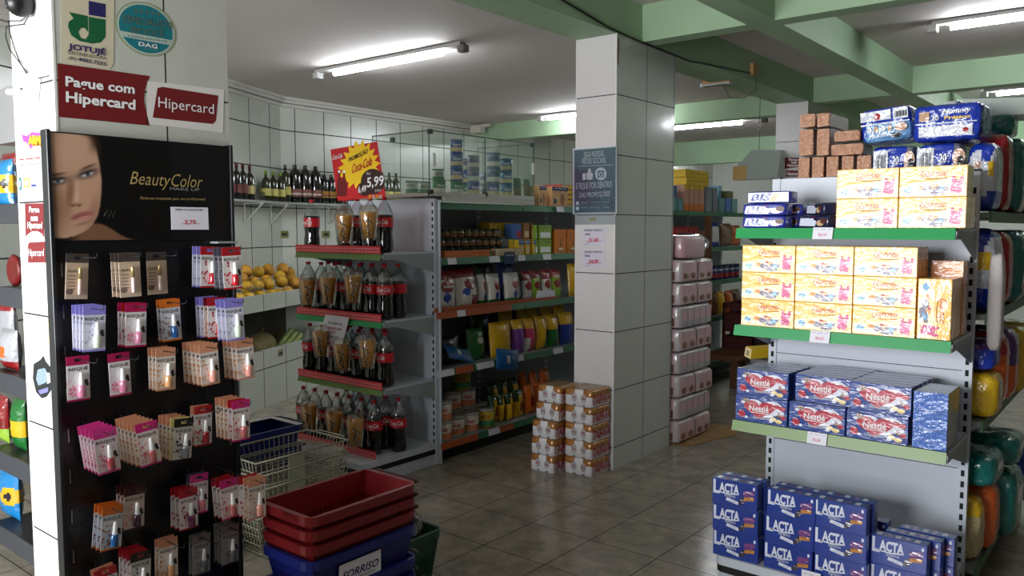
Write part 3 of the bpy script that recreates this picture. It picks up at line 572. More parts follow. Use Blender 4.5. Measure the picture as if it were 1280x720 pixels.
bag('snack_bag', 'red and orange bag standing behind the sky blue snack bag', 'snack', rk(13, 1.74, .14), 0, .18, .3, .08, lambda u, v, f: FO if v < .75 and u > .4 else FR if v > .3 else FW, None, None, 0, 3)
bag('snack_bag', 'silver and red snack bag, upper one of the crumpled pair', 'snack', rk(10, .95, .14), 0, .2, .33, .08, lambda u, v, f: FR if v > .75 or u < .2 else SILV, None, None, 0, 4)
bag('snack_bag', 'crumpled silver snack bag with orange print, lower one of the pair', 'snack', rk(13, .95), 0, .2, .2, .09, lambda u, v, f: (FO if .3 < v < .6 and .2 < u < .7 else FR if v < .25 else SILV), None, None, 0, 5)
bag('snack_bag', 'green and yellow snack bag beside the red one in the rack', 'snack', rk(26, .56), 0, .13, .25, .08, lambda u, v, f: (FY if .25 < v < .6 and u > .25 else FG), None, None, 0, 6)
bag('snack_bag', 'red snack bag with yellow lettering and green foot in the rack', 'snack', rk(4, .56), 0, .15, .24, .09, lambda u, v, f: (FLG if v < .3 else FR), None, [('UGS', .15, .4, .7, .12, YEL)], 0, 7)
bag('snack_bag', 'bright blue snack bag with a black and yellow ring on the lowest shelf in view', 'snack', rk(14, .18), 0, .22, .25, .1, ringy(SKY, FY, FDK, .8, .5), None, None, 0, 8)
b = MB(); b.lathe([(.05, -.01), (.075, -.012), (.08, 0), (.06, .012), (.045, .004)], M('plate_red', (112, 28, 26), .4), 24, Matrix.Translation((Xx(18, yb, 1.4), yb, 1.445)) @ Matrix.Rotation(PI / 2, 4, 'X')); tag(b.build('red_lid', recentre=True), 'round dark red lid standing on edge in the snack rack', 'lid')

# ---------------------------------------------------------------- wall shelf with bottles
SHZ = 1.925
GS = M('glass_shelf', (170, 176, 170), .3)
sh = empty('bottle_shelf', (0, 0, 0)); tag(sh, 'long thin wall shelf on white triangular brackets holding dark bottles', 'shelf')
wp = lambda s, off: Vector((-7.5, 5.28, 0)) - bd * s + Vector((.903, .43, 0)) * off     # point along the bent wall
b = MB(); c0 = Vector((-7.27, 5.23, SHZ - .02)); b.prism([Vector((-7.495, 5.285, SHZ - .02)), c0, Vector((-7.27, 8.2, SHZ - .02)), Vector((-7.495, 8.2, SHZ - .02))], (0, 0, .02), GS)
b.prism([wp(0, .005) + Vector((0, 0, SHZ - .02)), wp(2.4, .005) + Vector((0, 0, SHZ - .02)), wp(2.4, .23) + Vector((0, 0, SHZ - .02)), c0], (0, 0, .02), GS); b.build('board', sh)
BRK = M('bracket_white', (190, 190, 180), .5)
def bracket(base, n, t):
    b = MB(); z = SHZ - .021; b.prism([base + Vector((0, 0, z)), base + n * .21 + Vector((0, 0, z)), base + n * .21 + Vector((0, 0, z - .012)), base + Vector((0, 0, z - .012))], t * .02, BRK); b.prism([base + n * .19 + Vector((0, 0, z - .012)), base + n * .205 + Vector((0, 0, z - .012)), base + n * .015 + Vector((0, 0, z - .2)), base + Vector((0, 0, z - .2))], t * .02, BRK); b.prism([base + Vector((0, 0, z - .012)), base + n * .012 + Vector((0, 0, z - .012)), base + n * .012 + Vector((0, 0, z - .21)), base + Vector((0, 0, z - .21))], t * .02, BRK); b.build('bracket', sh)
for s in (.25, .75, 1.3): bracket(wp(s, .006), Vector((.903, .43, 0)), bd)
for y in (5.9, 6.8): bracket(Vector((-7.494, y, 0)), Vector((1, 0, 0)), Vector((0, 1, 0)))
def dbottle(glass, cap, lab, r=.04, h=.3, sh_=.62, labz=(.18, .42), neck=.013, band=None):
    b = MB(); b.lathe([(r * .9, 0), (r, .01), (r, h * sh_), (r * .8, h * (sh_ + .08)), (neck * 1.1, h * (sh_ + .18)), (neck, h * .93)], glass, 14); o = b.build('bottle')
    b = MB(); b.lathe([(neck * 1.25, h * .88), (neck * 1.25, h)], cap, 12); b.build('bottle_cap', o)
    b = MB(); b.lathe([(r + .0008, h * labz[0]), (r + .0008, h * labz[1])], lab, 14, None, False)
    if band: b.lathe([(r + .0012, h * (labz[0] + .05)), (r + .0012, h * (labz[0] + .1))], band, 14, None, False)
    b.build('paper_label', o); return o
DKG = M('dark_glass', (20, 16, 14), .12, coat=1); DGN = M('olive_glass', (40, 44, 16), .14, coat=1)
kw = Kind(dbottle(DKG, M('cap_wine', (90, 20, 28), .4), M('lab_wine', (110, 60, 58), .6), .047, .35), 'bottle'); kw2 = Kind(dbottle(DKG, M('cap_wine'), M('lab_cream', (206, 186, 120), .6), .047, .34), 'bottle')
ky = Kind(dbottle(DGN, M('cap_lime', (110, 150, 40), .4), M('lab_yellow', (206, 196, 110), .6), .052, .31, .62), 'bottle'); kyb = Kind(dbottle(DGN, DKG, M('lab_yellow'), .055, .4, .66, (.2, .42)), 'bottle')
kd = Kind(dbottle(DKG, DKG, M('lab_dark', (120, 70, 60), .6), .067, .41, .74, (.16, .36), .018, M('lab_dark2', (190, 180, 170), .6)), 'bottle'); ks = Kind(dbottle(DKG, DKG, M('lab_amber', (170, 120, 40), .6), .05, .33, .72, (.2, .42), .016, M('lab_dark')), 'bottle')
def wb(s): v = wp(s, .12); return (v.x, v.y, SHZ)
for i, s in enumerate((1.16, 1.05, .94)): kw.put(wb(s), 0, ['wine bottle with dark red cap, first from the display stand', 'wine bottle with dark red cap, second from the display stand', 'wine bottle with dark red cap, third from the display stand'][i], 'wine bottles by the stand')
kw2.put(wb(.82), 0, 'wine bottle with cream label at the end of the small wine group')
b = MB(); b.box(-.07, .07, -.03, .03, 0, .002, GS); b.box(-.07, .07, -.002, 0, .002, .09, glassy('clear_plastic', (220, 226, 222), .2, .1, (30, .5))); o = b.build('plastic_stand', loc=wb(.68)); o.rotation_euler = (0, 0, math.radians(65)); tag(o, 'small clear plastic stand between the two bottle groups', 'stand')
for i in range(5):
    px = 333 + i * 9; z = SHZ + .05; P = (Xx(px, 0, 0), 0, 0)
    # along the bent wall then round the corner
    best = min((abs(proj(wp(s, .12) + Vector((0, 0, z)))[0] - px), s) for s in [k * .01 for k in range(0, 90)]); ky.put(wb(best[1]), 0, 'green capped bottle with yellow label, %s of three' % ORD[i], 'green capped bottles on the wall shelf') if i < 3 else None
kyb.put((-7.36, Yx(357, -7.36, 2.05) , SHZ), 0, 'taller dark bottle with yellow label beside the green capped bottles')
CUR = [Yx(357, -7.36, 2.05) + .055]
def ny(px, r):
    y = max(Yx(px, -7.38, 2.05), CUR[0] + r + .002); CUR[0] = y + r; return y
for i, px in enumerate((369, 380, 391)): kd.put((-7.38, ny(px, .067), SHZ), 0, 'large dark bottle with pale band, %s from the yellow labels' % ORD[i], 'large dark bottles on the wall shelf')
for i, px in enumerate((400, 408.5, 417, 425.5, 434)): ks.put((-7.38, ny(px, .05), SHZ), 0, 'small dark bottle with amber label, %s after the large ones' % ORD[i], 'amber label bottles on the wall shelf')
for i, px in enumerate((478, 484, 490)): kyb.put((-7.38, ny(px, .055), SHZ), 0, 'dark bottle seen beside the red promotion board, %s from the board' % ORD[i], 'bottles beyond the promotion board')
# wall outlets
for i, (x, y) in enumerate(((354.5, 293), (407, 293))):
    P = PX(x, y, -7.495); b = MB(); b.cbox(-.055, .055, -.01, 0, -.04, .04, M('outlet_olive', (120, 124, 70), .5), .003, TX); b.box(-.03, .03, -.012, -.009, -.016, .016, M('outlet_dark', (40, 42, 36), .5), TX)
    tag(b.build('wall_outlet', loc=P), ['olive wall outlet, the one over the yellow fruit', 'olive wall outlet, the one beside the single bottle on the top drink shelf'][i], 'outlet')

# ---------------------------------------------------------------- tiled fruit counter
ca = Vector((-6.3, 4.092, 0)); cd = Vector((-.43, .903, 0)); cn = Vector((.903, .43, 0))
TC = tile('counter_tile', (204, 208, 196), (44, 44, 42), tuple(cd), cd.dot(ca) + .19, .405, .36, .42, .009, .25); TCP = tile('counter_top_tile', (204, 208, 196), (44, 44, 42), tuple(cd), cd.dot(ca) + .21, .405, 50, 99, .009, .25)
INS = M('counter_inside', (96, 90, 76), .8, var=(3, (80, 74, 62)))
def cp(s, o, z): v = ca + cd * s - cn * o; return Vector((v.x, v.y, z))
ctr = empty('fruit_counter', (0, 0, 0)); tag(ctr, 'two tier white tiled fruit counter against the bent wall', 'counter')
S0, S1 = -1.9, 1.5
b = MB(); b.prism([cp(S0, 0, 0), cp(S1, 0, 0), cp(S1, .05, 0), cp(S0, .05, 0)], (0, 0, .525), TC); b.build('lower_front', ctr)
b = MB(); b.prism([cp(S0, .05, .0), cp(S1, .05, .0), cp(S1, .5, .0), cp(S0, .5, 0)], (0, 0, .36), INS); b.prism([cp(S0, .5, .36), cp(S1, .5, .36), cp(S1, .52, .36), cp(S0, .52, .36)], (0, 0, .52), INS); b.build('lower_bin', ctr)
b = MB(); b.prism([cp(S0, 0, .895), cp(S1, 0, .895), cp(S1, .04, .895), cp(S0, .04, .895)], (0, 0, .15), TCP); b.build('upper_front', ctr)
b = MB(); b.prism([cp(S0, .04, .88), cp(S1, .04, .88), cp(S1, .52, .88), cp(S0, .52, .88)], (0, 0, .06), INS); b.build('upper_bin', ctr)
b = MB(); b.prism([cp(S1, 0, 0), cp(S1 + .05, 0, 0), cp(S1 + .05, .5, 0), cp(S1, .5, 0)], (0, 0, 1.04), TCP); b.build('end_wall', ctr)
b = MB(); b.prism([cp(.44, -.002, .43), cp(.54, -.002, .43), cp(.54, -.002, .5), cp(.44, -.002, .5)], tuple(-cn * .002), M('tag_olive', (150, 146, 110), .6)); b.prism([cp(.46, -.003, .445), cp(.52, -.003, .445), cp(.52, -.003, .475), cp(.46, -.003, .475)], tuple(-cn * .001), M('tag_dark', (60, 56, 40), .6)); b.build('price_plate', ctr)
FRU = M('fruit_skin', (214, 170, 44), .45, bump=(60, .15), var=(14, (190, 140, 36))); FRO = M('fruit_skin_orange', (206, 150, 40), .5, bump=(50, .2), var=(10, (160, 110, 40)))
STEM = M('fruit_stem', (90, 70, 30), .7)
def fruit(m, r, e):
    b = MB(); b.ell((0, 0, r), r * e, r, r, m, 16, 10, 1, jit=.012, rng=random.Random(3)); o = b.build('yellow_fruit'); b = MB(); b.lathe([(.006, 2 * r - .004), (.004, 2 * r + .006)], STEM, 8); b.build('stem_end', o); return o
fk = [Kind(fruit(FRU, .058, 1.12), 'fruit', 'yellow fruits in the upper bin'), Kind(fruit(FRO, .066, 1.0), 'fruit', 'yellow fruits in the upper bin')]
def sp(px, o, z):   # counter coordinate under a pixel column
    return min((abs(proj(cp(k * .01, o, z))[0] - px), k * .01) for k in range(-90, 130))[1]
FL = [(311, .1, .96, 0), (326, .1, .96, 0), (340, .1, .955, 0), (349, .1, .955, 0), (361, .1, .96, 0), (300, .12, .96, 0), (309, .2, 1.05, 0), (322, .2, 1.05, 0), (335, .19, 1.05, 0), (352, .2, 1.06, 0), (370, .16, 1.03, 1), (302, .33, 1.12, 1), (310, .34, 1.155, 1), (325, .35, 1.15, 0), (338, .35, 1.16, 1), (347, .3, 1.12, 0), (356, .34, 1.15, 1), (367, .34, 1.13, 0), (316, .3, 1.09, 1), (331, .29, 1.09, 1), (362, .28, 1.07, 1)]
FPOS = [[sp(px, o, z), o, z + .055, (.066, .067)[k]] for (px, o, z, k) in FL]
for it in range(150):
    for a in range(len(FPOS)):
        for c in range(a):
            A, C_ = FPOS[a], FPOS[c]; dv = [A[j] - C_[j] for j in range(3)]; dl = max(1e-4, math.sqrt(sum(t * t for t in dv))); mn = A[3] + C_[3]
            if dl < mn:
                for j in range(3): A[j] += dv[j] / dl * (mn - dl) * .5; C_[j] -= dv[j] / dl * (mn - dl) * .5
        A = FPOS[a]; A[1] = max(.045 + A[3], min(.5 - A[3], A[1])); A[2] = max(.944 + A[3], A[2]); A[0] = min(A[0], 1.49 - A[3])
for i, (px, o, z, k) in enumerate(FL): fk[k].put(cp(FPOS[i][0], FPOS[i][1], FPOS[i][2] - (.058, .066)[k]), (0, 0, R.uniform(0, 3)), ('ripe yellow fruit with small stem scar' if k == 0 else 'larger orange tinted fruit') + (' heaped high at the back of the bin' if z > 1.1 else ' in the middle of the heap' if z > 1 else ' in the front row behind the tiled edge'), 'yellow fruits %d %s' % (k, 'back' if z > 1.1 else 'mid' if z > 1 else 'front'))
b = MB(); pillow(b, .3, .13, .03, lambda u, v, f: glassy('bag_film', (240, 240, 226), .25, .12, (30, .8)), rng=random.Random(5)); o = b.build('plastic_bag', loc=cp(sp(325, .06, 1), .075, 1.085)); o.rotation_euler = (-1.35, 0, math.radians(115)); tag(o, 'crumpled clear plastic bag lying on the front row of fruit', 'bag')
MEL = M('melon_rind', (128, 116, 72), .6, bump=(70, .5), var=(9, (96, 92, 50)))
def melon(px, r, o, lab):
    b = MB(); b.ell((0, 0, r), r * 1.08, r, r * .95, MEL, 20, 12, 1, jit=.008, rng=random.Random(8)); q = b.build('melon', loc=cp(sp(px, o, .5), o, .37)); b = MB(); b.tube([(0, 0, r * 1.9), (.01, 0, r * 1.9 + .03), (.03, 0, r * 1.9 + .045)], .009, STEM, 6); b.build('stalk', q); tag(q, lab, 'melon')
melon(328, .135, .3, 'round netted melon in the lower bin, nearer the display stand'); melon(352, .11, .3, 'round netted melon beside the green leeks in the lower bin')
GV = M('leek_green', (120, 140, 70), .55, var=(20, (160, 170, 110)))
for i in range(3):
    s = sp(371 + i * 4, .2, .5); b = MB(); a = cp(min(s, .8), .09 + .056 * i, .44 + .02 * i); b.tube([a, a + cd * .13 + Vector((0, 0, .05)), a + cd * .27 + Vector((0, 0, .13))], .026, GV, 8); tag(b.build('green_stalk', recentre=True), 'pale green vegetable stalk in the lower bin beside the melon', 'vegetable', 'green stalks in the lower bin')

# ---------------------------------------------------------------- drinks end unit
STRIPO = M('olive_shelf_strip', (104, 136, 66), .35)  # same green strip, its olive cast from the light put into the colour
def shelf_unit(name, label, x0, x1, yf, yb, zs, top, ybase, base_z, tagx, strips='ggo'):
    u = empty(name, ((x0 + x1) / 2, yb, 0)); tag(u, label, 'shelf unit'); w = (x1 - x0) / 2; dF = yf - yb; dB = ybase - yb
    b = MB(); b.box(-w + .035, w - .035, 0, .02, .1, top, METAL)
    zz = .45
    for z in [k for k in (.58, 1.02, 1.46) if k < top]: b.box(-w + .035, w - .035, -.0015, 0, z, z + .003, SLOT)
    b.build('back_panel', u)
    for s in (-1, 1):
        b = MB(); xa, xb = (s * w - .035, s * w + .005) if s > 0 else (s * w - .005, s * w + .035); b.box(xa, xb, -.006, .022, 0, top, METAL)
        n = int((top - .1) / .05)
        for k in range(n): b.box((xa + xb) / 2 - .007, (xa + xb) / 2 + .007, -.0075, -.005, .1 + k * .05, .127 + k * .05, SLOT)
        b.build('upright', u)
        b = MB(); b.box(xa - .001, xb + .001, -.008, .024, top, top + .012, KICK); b.build('upright_cap', u)
    for iz, z in enumerate(zs):
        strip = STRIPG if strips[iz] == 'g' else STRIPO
        b = MB(); b.box(-w, w, dF, -.008, z - .012, z, METAL); b.box(-w, w, dF, dF + .012, z - .03, z, METAL); s = b.build('shelf', u)
        for sx in (-1, 1):
            b = MB(); x = sx * (w - .003); b.prism([(x - .0015, -.008, z + .0), (x - .0015, dF + .005, z), (x - .0015, dF + .005, z - .045), (x - .0015, dF + .1, z - .045), (x - .0015, -.008, z - .14)], (.003, 0, 0), METALD); b.build('bracket', s)
        b = MB(); b.prism([(-w - .004, dF - .003, z + .001), (-w - .004, dF - .016, z - .046), (-w - .004, dF - .006, z - .046), (-w - .004, dF, z + .001)], (2 * w, 0, 0), strip); b.build('price_strip', s)
        if tagx:
            b = MB(); T = Matrix.Translation((tagx, dF - .006, z)) @ Matrix.Rotation(-.27, 4, 'X'); b.box(-.042, .042, -.006, -.002, -.05, .002, PAPER, T); b.text('-- --- --', 0, -.012, .07, .006, TXG, -.0065, T=T, cx=True); b.text('R$ 6,50', 0, -.036, .034, .012, PINKR, -.0065, T=T, cx=True, bold=.01); b.build('price_tag', s)
    b = MB(); r = .04
    out = [(-w, -.008)] + [(-w, dB + r)] + [(-w + r - r * math.cos(a), dB + r - r * math.sin(a)) for a in (.4, .8, 1.2)] + [(-w + r, dB), (w - r, dB)] + [(w - r + r * math.sin(a), dB + r - r * math.cos(a)) for a in (.4, .8, 1.2)] + [(w, dB + r), (w, -.008)]
    b.prism([(x, y, base_z - .04) for x, y in out], (0, 0, .04), METAL); b.build('base_deck', u)
    b = MB(); b.prism([(x * .995, y + .006 if y < -.1 else y, base_z - .075) for x, y in out], (0, 0, .035), KICK); b.build('kick_band', u)
    b = MB(); b.prism([(x * .985, y + .02 if y < -.1 else y, 0) for x, y in out], (0, 0, base_z - .075), METAL); b.build('plinth', u)
    return u
KX0, KX1, KYF, KYB = -4.80, -3.905, 3.5, 3.98
KZ = [1.49, 1.05, .605]
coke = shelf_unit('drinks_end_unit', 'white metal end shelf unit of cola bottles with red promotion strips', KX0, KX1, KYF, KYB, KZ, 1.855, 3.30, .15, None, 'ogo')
# red paper strips on the shelf fronts
PROMO = M('promo_red', (206, 52, 62), .5); PRW = M('promo_white', (236, 200, 200), .5)
for i, z in enumerate(KZ + [.15]):
    b = MB(); yy = KYF - .018 - KYB if i < 3 else 3.44 - KYB; xw0, xw1 = -.44, .45
    if i == 3: b.box(xw0, xw1 - .02, yy, yy + .002, z, z + .05, PROMO)
    else: b.box(xw0, xw1, yy, yy + .002, z - .005, z + .045, PROMO)
    for r_ in range(2):
        for k in range(24): b.text('ÊÊÊ', xw0 + .01 + k * .0365, z + .004 + r_ * .019 + (0 if i < 3 else .005), .028, .008, PRW, yy - .0006)
    b.build('promo_strip', coke)
# bottle
COLA = M('cola', (12, 6, 6), .06, coat=1, coat_r=.03); CRED = M('cola_label', (196, 16, 30), .35, coat=.3); CCAP = M('cola_cap', (176, 24, 34), .4); CLR = glassy('clear_bottle', (236, 240, 240), .16, .06)
def cola():
    r, h = .056, .36; b = MB()
    b.lathe([(r * .75, 0), (r * .96, .012), (r, .03), (r, .085), (r * .9, .12), (r * .93, .15), (r, .165), (r, .232), (r * .98, .246)], COLA, 22); o = b.build('cola_bottle')
    b = MB(); b.lathe([(r * .985, .246), (r * .95, .265), (r * .72, .295), (r * .42, .325), (.0135, .338), (.0135, .345)], CLR, 22, None, False); b.build('neck', o)
    b = MB(); b.lathe([(.0165, .341), (.0165, .362)], CCAP, 14); b.build('bottle_cap', o)
    b = MB(); R_ = r + .0012; b.lathe([(R_, .168), (R_, .23)], CRED, 22, None, False); b.text('Coca-Cola', -.046, .186, .092, .03, WHITE, 0, .3, .01, bend=R_ + .0006); b.text('3 LITROS', -.02, .172, .03, .006, WHITE, 0, bend=R_ + .0006); b.build('label_band', o)
    return o
ck_ = Kind(cola(), 'bottle')
SN = ['top', 'second', 'third', 'bottom']
def cb(shelf, x, y, lab, rz=None): ck_.put((x, y, (KZ + [.15])[shelf] + .0005), R.uniform(-.5, .9) if rz is None else rz, lab)
for i, px in enumerate((390, 432, 447, 463, 481)):
    cb(0, Xx(px, 3.575, 1.6), 3.575, 'cola bottle on the top drink shelf, ' + ['standing alone', 'first of the four under the promotion board', 'second of the four under the promotion board', 'third of the four under the promotion board', 'last of the four under the promotion board'][i], [.1, -.3, .5, .2, .4][i])
def frow(px, y, z, d=.116):
    xs = [];
    for p in px:
        x = Xx(p, y, z)
        if xs and x < xs[-1] + d: x = xs[-1] + d
        xs.append(x)
    return xs
for i, x in enumerate(frow((386, 402, 419, 435, 450, 465, 481), 3.575, 1.2)): cb(1, min(x, KX1 - .04 - .117 * (6 - i)), 3.575, 'cola bottle, second drink shelf, front row, %s from the fruit side' % ORD[i])
for i, x in enumerate((-4.72, -4.6, -4.48, -4.36, -4.24, -4.12, -3.985)): cb(1, x, 3.71, 'cola bottle, second drink shelf, back row, %s from the fruit side' % ORD[i])
for i, x in enumerate(frow((388, 404, 419, 434, 449, 466, 482), 3.575, .75)): cb(2, min(x, KX1 - .05 - .118 * (6 - i)), 3.575, 'cola bottle, third drink shelf, front row, %s from the fruit side' % ORD[i])
for i, x in enumerate((-4.6, -4.48, -4.36, -4.24, -4.12)): cb(2, x, 3.7, 'cola bottle, third drink shelf, back row, %s from the fruit side' % ORD[i])
for i, x in enumerate(frow((380, 394, 408, 422, 437, 452, 468), 3.53, .3)): cb(3, x, 3.53, 'cola bottle, bottom drink shelf, front row, %s from the fruit side' % ORD[i])
for i, x in enumerate((-4.5, -4.36, -4.22, -4.09, -3.965)): cb(3, x, 3.68, 'cola bottle, bottom drink shelf, back row, %s from the fruit side' % ORD[i])
# promotional cups in clear bags
CUP = M('cup_gold', (200, 138, 30), .3, metal=.1, coat=.5, bump=(18, .15)); CUPD = M('cup_print', (40, 38, 40), .4); CUPL = M('cup_print_light', (190, 186, 178), .4)
def cup():
    b = MB(); b.lathe([(.026, 0), (.043, .135), (.041, .135), (.025, .004)], CUP, 20); 
    rr = random.Random(4)
    for k in range(8):
        z = .012 + .012 * k; a = .35 + .25 * math.sin(k * 1.7); wd = .6 + .35 * rr.random()
        for s_ in range(3): r_ = .026 + .017 * z / .135 + .0008; b.add([(r_ * math.sin(a + wd * t), -r_ * math.cos(a + wd * t), z + dz) for t, dz in ((s_ / 3, 0), ((s_ + 1) / 3, 0), ((s_ + 1) / 3, .013), (s_ / 3, .011))], [(0, 1, 2, 3)], CUPD if (k + s_) % 3 else CUPL)
    o = b.build('promotional_cup'); b = MB(); rr = random.Random(2)
    prof = [(.03, -.012), (.036, -.004), (.047, .07), (.05, .135), (.044, .158), (.03, .168)]; vs = []; fs = []; n = 18
    for r_, z in prof: vs += [(r_ * (1 + rr.uniform(-.09, .09)) * math.cos(2 * PI * i / n), r_ * (1 + rr.uniform(-.09, .09)) * math.sin(2 * PI * i / n), z + rr.uniform(-.004, .004)) for i in range(n)]
    for k in range(len(prof) - 1):
        for i in range(n): fs.append((k * n + i, k * n + (i + 1) % n, (k + 1) * n + (i + 1) % n, (k + 1) * n + i))
    b.add(vs, fs, glassy('cellophane', (250, 250, 246), .12, .1, (35, .9)), True); b.build('clear_wrap', o); return o
kc = Kind(cup(), 'cup')
CUPS = [(0, 430, 286, 'first cup on the top shelf, beside the lone bottle'), (0, 461, 282, 'second cup on the top shelf, under the promotion board'),
        (1, 384, 366, 'cup at the fruit end of the second shelf'), (1, 410, 364, 'middle cup of the second shelf'), (1, 441, 362, 'cup of the second shelf above the hanging notice'),
        (2, 402, 430, 'cup partly under the hanging notice'), (2, 429, 447, 'cup just past the hanging notice'), (2, 459, 443, 'cup near the open end of the third shelf'),
        (3, 388, 523, 'cup at the fruit end of the bottom shelf'), (3, 417, 532, 'middle cup of the bottom shelf'), (3, 444, 542, 'cup near the open end of the bottom shelf')]
for (s, px, py, w) in CUPS:
    y = 3.432 if s < 3 else 3.385; P = PY(px, py, y); z0 = (KZ + [.15])[s]; kc.put((P.x, y, max(P.z - .08, z0 + .05)), (R.uniform(-.06, .06), R.uniform(-.08, .08), R.uniform(-.2, .3)), 'gold printed cup in clear wrap, ' + w, None, (1.28, 1.28, 1.25))
# promotion board
YB = 3.44
def f2():
    b = MB(); quadY(b, [(413, 187), (471, 177), (482, 246), (422, 251)], M('promo_board_red', (196, 26, 36), .4), YB, .004)
    Y = YB - .0006; c = (449, 207)
    pts = []
    rr = random.Random(9)
    for k in range(36):
        a = 2 * PI * k / 36; rad = (1.0 if k % 2 == 0 else .74) * (1 + .06 * math.sin(3 * a)); pts.append((c[0] + 27 * rad * math.cos(a) - 3 * math.sin(a) * rad * 0, c[1] + 31 * rad * math.sin(a) - .12 * 27 * rad * math.cos(a)))
    b.prism([PY(x, y, Y) for x, y in pts], (0, .0006, 0), YEL)
    b.prism([PY(466 + 15 * math.cos(a), 227 + 16 * math.sin(a), Y - .0006) for a in [2 * PI * i / 28 for i in range(28)]], (0, .0006, 0), M('board_dark', (52, 26, 22), .4)); b.prism([PY(456 + 9 * math.cos(a), 236 + 9 * math.sin(a), Y - .0005) for a in [2 * PI * i / 20 for i in range(20)]], (0, .0006, 0), M('board_dark'))
    Y2 = Y - .0012
    pty(b, 'PROMOÇÃO', 436, 203, 460, 191, 196, Y2, M('board_brown', (70, 30, 20), .4), 0, .02); pty(b, 'Coca-Cola', 440, 217, 465, 206, 206, Y2, RED, .3, .015); pty(b, 'Coca-Cola', 416, 200, 428, 197, 194, Y2, WHITE, .3, .01)
    pty(b, '5,99', 459, 234, 480, 231, 222, Y2, WHITE, 0, .02); pty(b, '6,49', 448, 241, 458, 239, 233, Y2, WHITE, 0, .02); pty(b, 'Por', 459, 219, 464, 218, 215.5, Y2, WHITE); pty(b, '3 litros', 469, 240, 477, 238.5, 237, Y2, WHITE)
    for x in (424, 430):
        b.prism([PY(x + dx, y, Y2) for dx, y in ((-1, 215), (1, 215), (1.5, 222), (3.5, 228), (3.5, 245), (-3, 245.5), (-3, 228), (-1.5, 222))], (0, .0005, 0), M('board_bottle', (110, 20, 24), .4)); b.prism([PY(x + dx, y, Y2 - .0004) for dx, y in ((-1.5, 213), (1.5, 213), (1.3, 216), (-1.3, 216))], (0, .0005, 0), WHITE)
    for k in range(4): pty(b, 'mm', 461 + k * 4.5, 249 - k * .4, 464 + k * 4.5, 248.6 - k * .4, 244, Y2, WHITE if k % 2 else YEL)
    o = b.build('promotion_board', recentre=True); tag(o, 'tilted red promotion board with yellow burst and white price, above the cola bottles', 'sign')
f2()
YN = KYF - .03
b = MB(); nb = MB(); quadY(nb, [(407, 393), (436.5, 397), (427, 434), (395, 431)], PAPER, YN, .001)
for s, xl, yl_, xr, yr_, yt, m in (('NA COMPRA DE', 411, 404.5, 428, 407, 401.5, TXG), ('1 UND COCA-COLA', 408, 411, 427, 413, 408, PINKR), ('3 LITROS', 412, 415.5, 420, 416.5, 413.5, PINKR), ('GANHE UM COPO', 405, 421, 424, 423, 418.5, TXG), ('GRÁTIS', 404.5, 429.5, 419.5, 431.5, 425.5, RED)): pty(nb, s, xl, yl_, xr, yr_, yt, YN - .001, m, 0, .02)
tag(nb.build('hanging_notice', recentre=True), 'white paper notice hanging crooked from the second drink shelf', 'notice')

# ---------------------------------------------------------------- long shelf run behind the drinks end
LX, LB = -3.885, -4.36
LZ = [1.825, 1.44, 1.066, .658, .14]
OSTR = M('orange_strip', (176, 84, 44), .5); LGREY = M('run_back_panel', (140, 146, 150), .55)
def run_module():
    u = empty('long_shelf_unit', (LB, 0, 0), PI / 2); w = .929 / 2
    b = MB(); b.box(-w, w, 0, .02, .05, 1.82, LGREY); b.build('back_panel', u)
    for s in (-1, 1):
        b = MB(); sw = s * (w - .0125); b.box(sw - .012, sw + .012, -.004, .02, 0, 1.83, METAL)
        for k in range(34): b.box(sw - .004, sw + .004, -.0052, -.003, .1 + k * .05, .125 + k * .05, SLOT)
        b.build('upright', u)
    for i, z in enumerate(LZ):
        d = LX - LB - (0 if i else .02); b = MB(); b.box(-w + .004, w - .004, -d, -.004, z - .025, z, METALD); s = b.build('shelf', u)
        b = MB(); b.prism([(-w + .004, -d - .002, z + .004), (-w + .004, -d - .012, z - .044), (-w + .004, -d - .002, z - .044)], (2 * w - .008, 0, 0), M('run_strip_green', (52, 110, 76), .45)); b.build('price_strip', s)
    b = MB(); b.box(-w, w, -LX + LB + .06, 0, 0, .095, KICK); b.build('plinth', u)
    return u
ru = Kind(run_module(), 'shelf unit')
LU = []
for k in range(6): LU.append(ru.put((LB, 4.02 + .465 + .93 * k, 0), PI / 2, 'long grey shelf unit with green strips, ' + ['right behind the drinks end', 'partly behind the centre column', 'hidden by the centre column', 'next to the bale stack behind the column', 'seen between the bale stack and the chocolate shelves', 'last of the run'][k]))
bpy.context.view_layer.update()
def adopt(o, root, par=None):
    o.parent = par or root; o.matrix_parent_inverse = (Matrix.Translation(root.location) @ Matrix.Rotation(PI / 2, 4, 'Z')).inverted(); return o
b = MB(); b.box(-4.36, -3.9, 4.012, 4.018, 0, 1.83, METAL); b.box(-3.915, -3.885, 4.008, 4.019, 0, 1.845, METAL); adopt(b.build('side_panel'), LU[0])
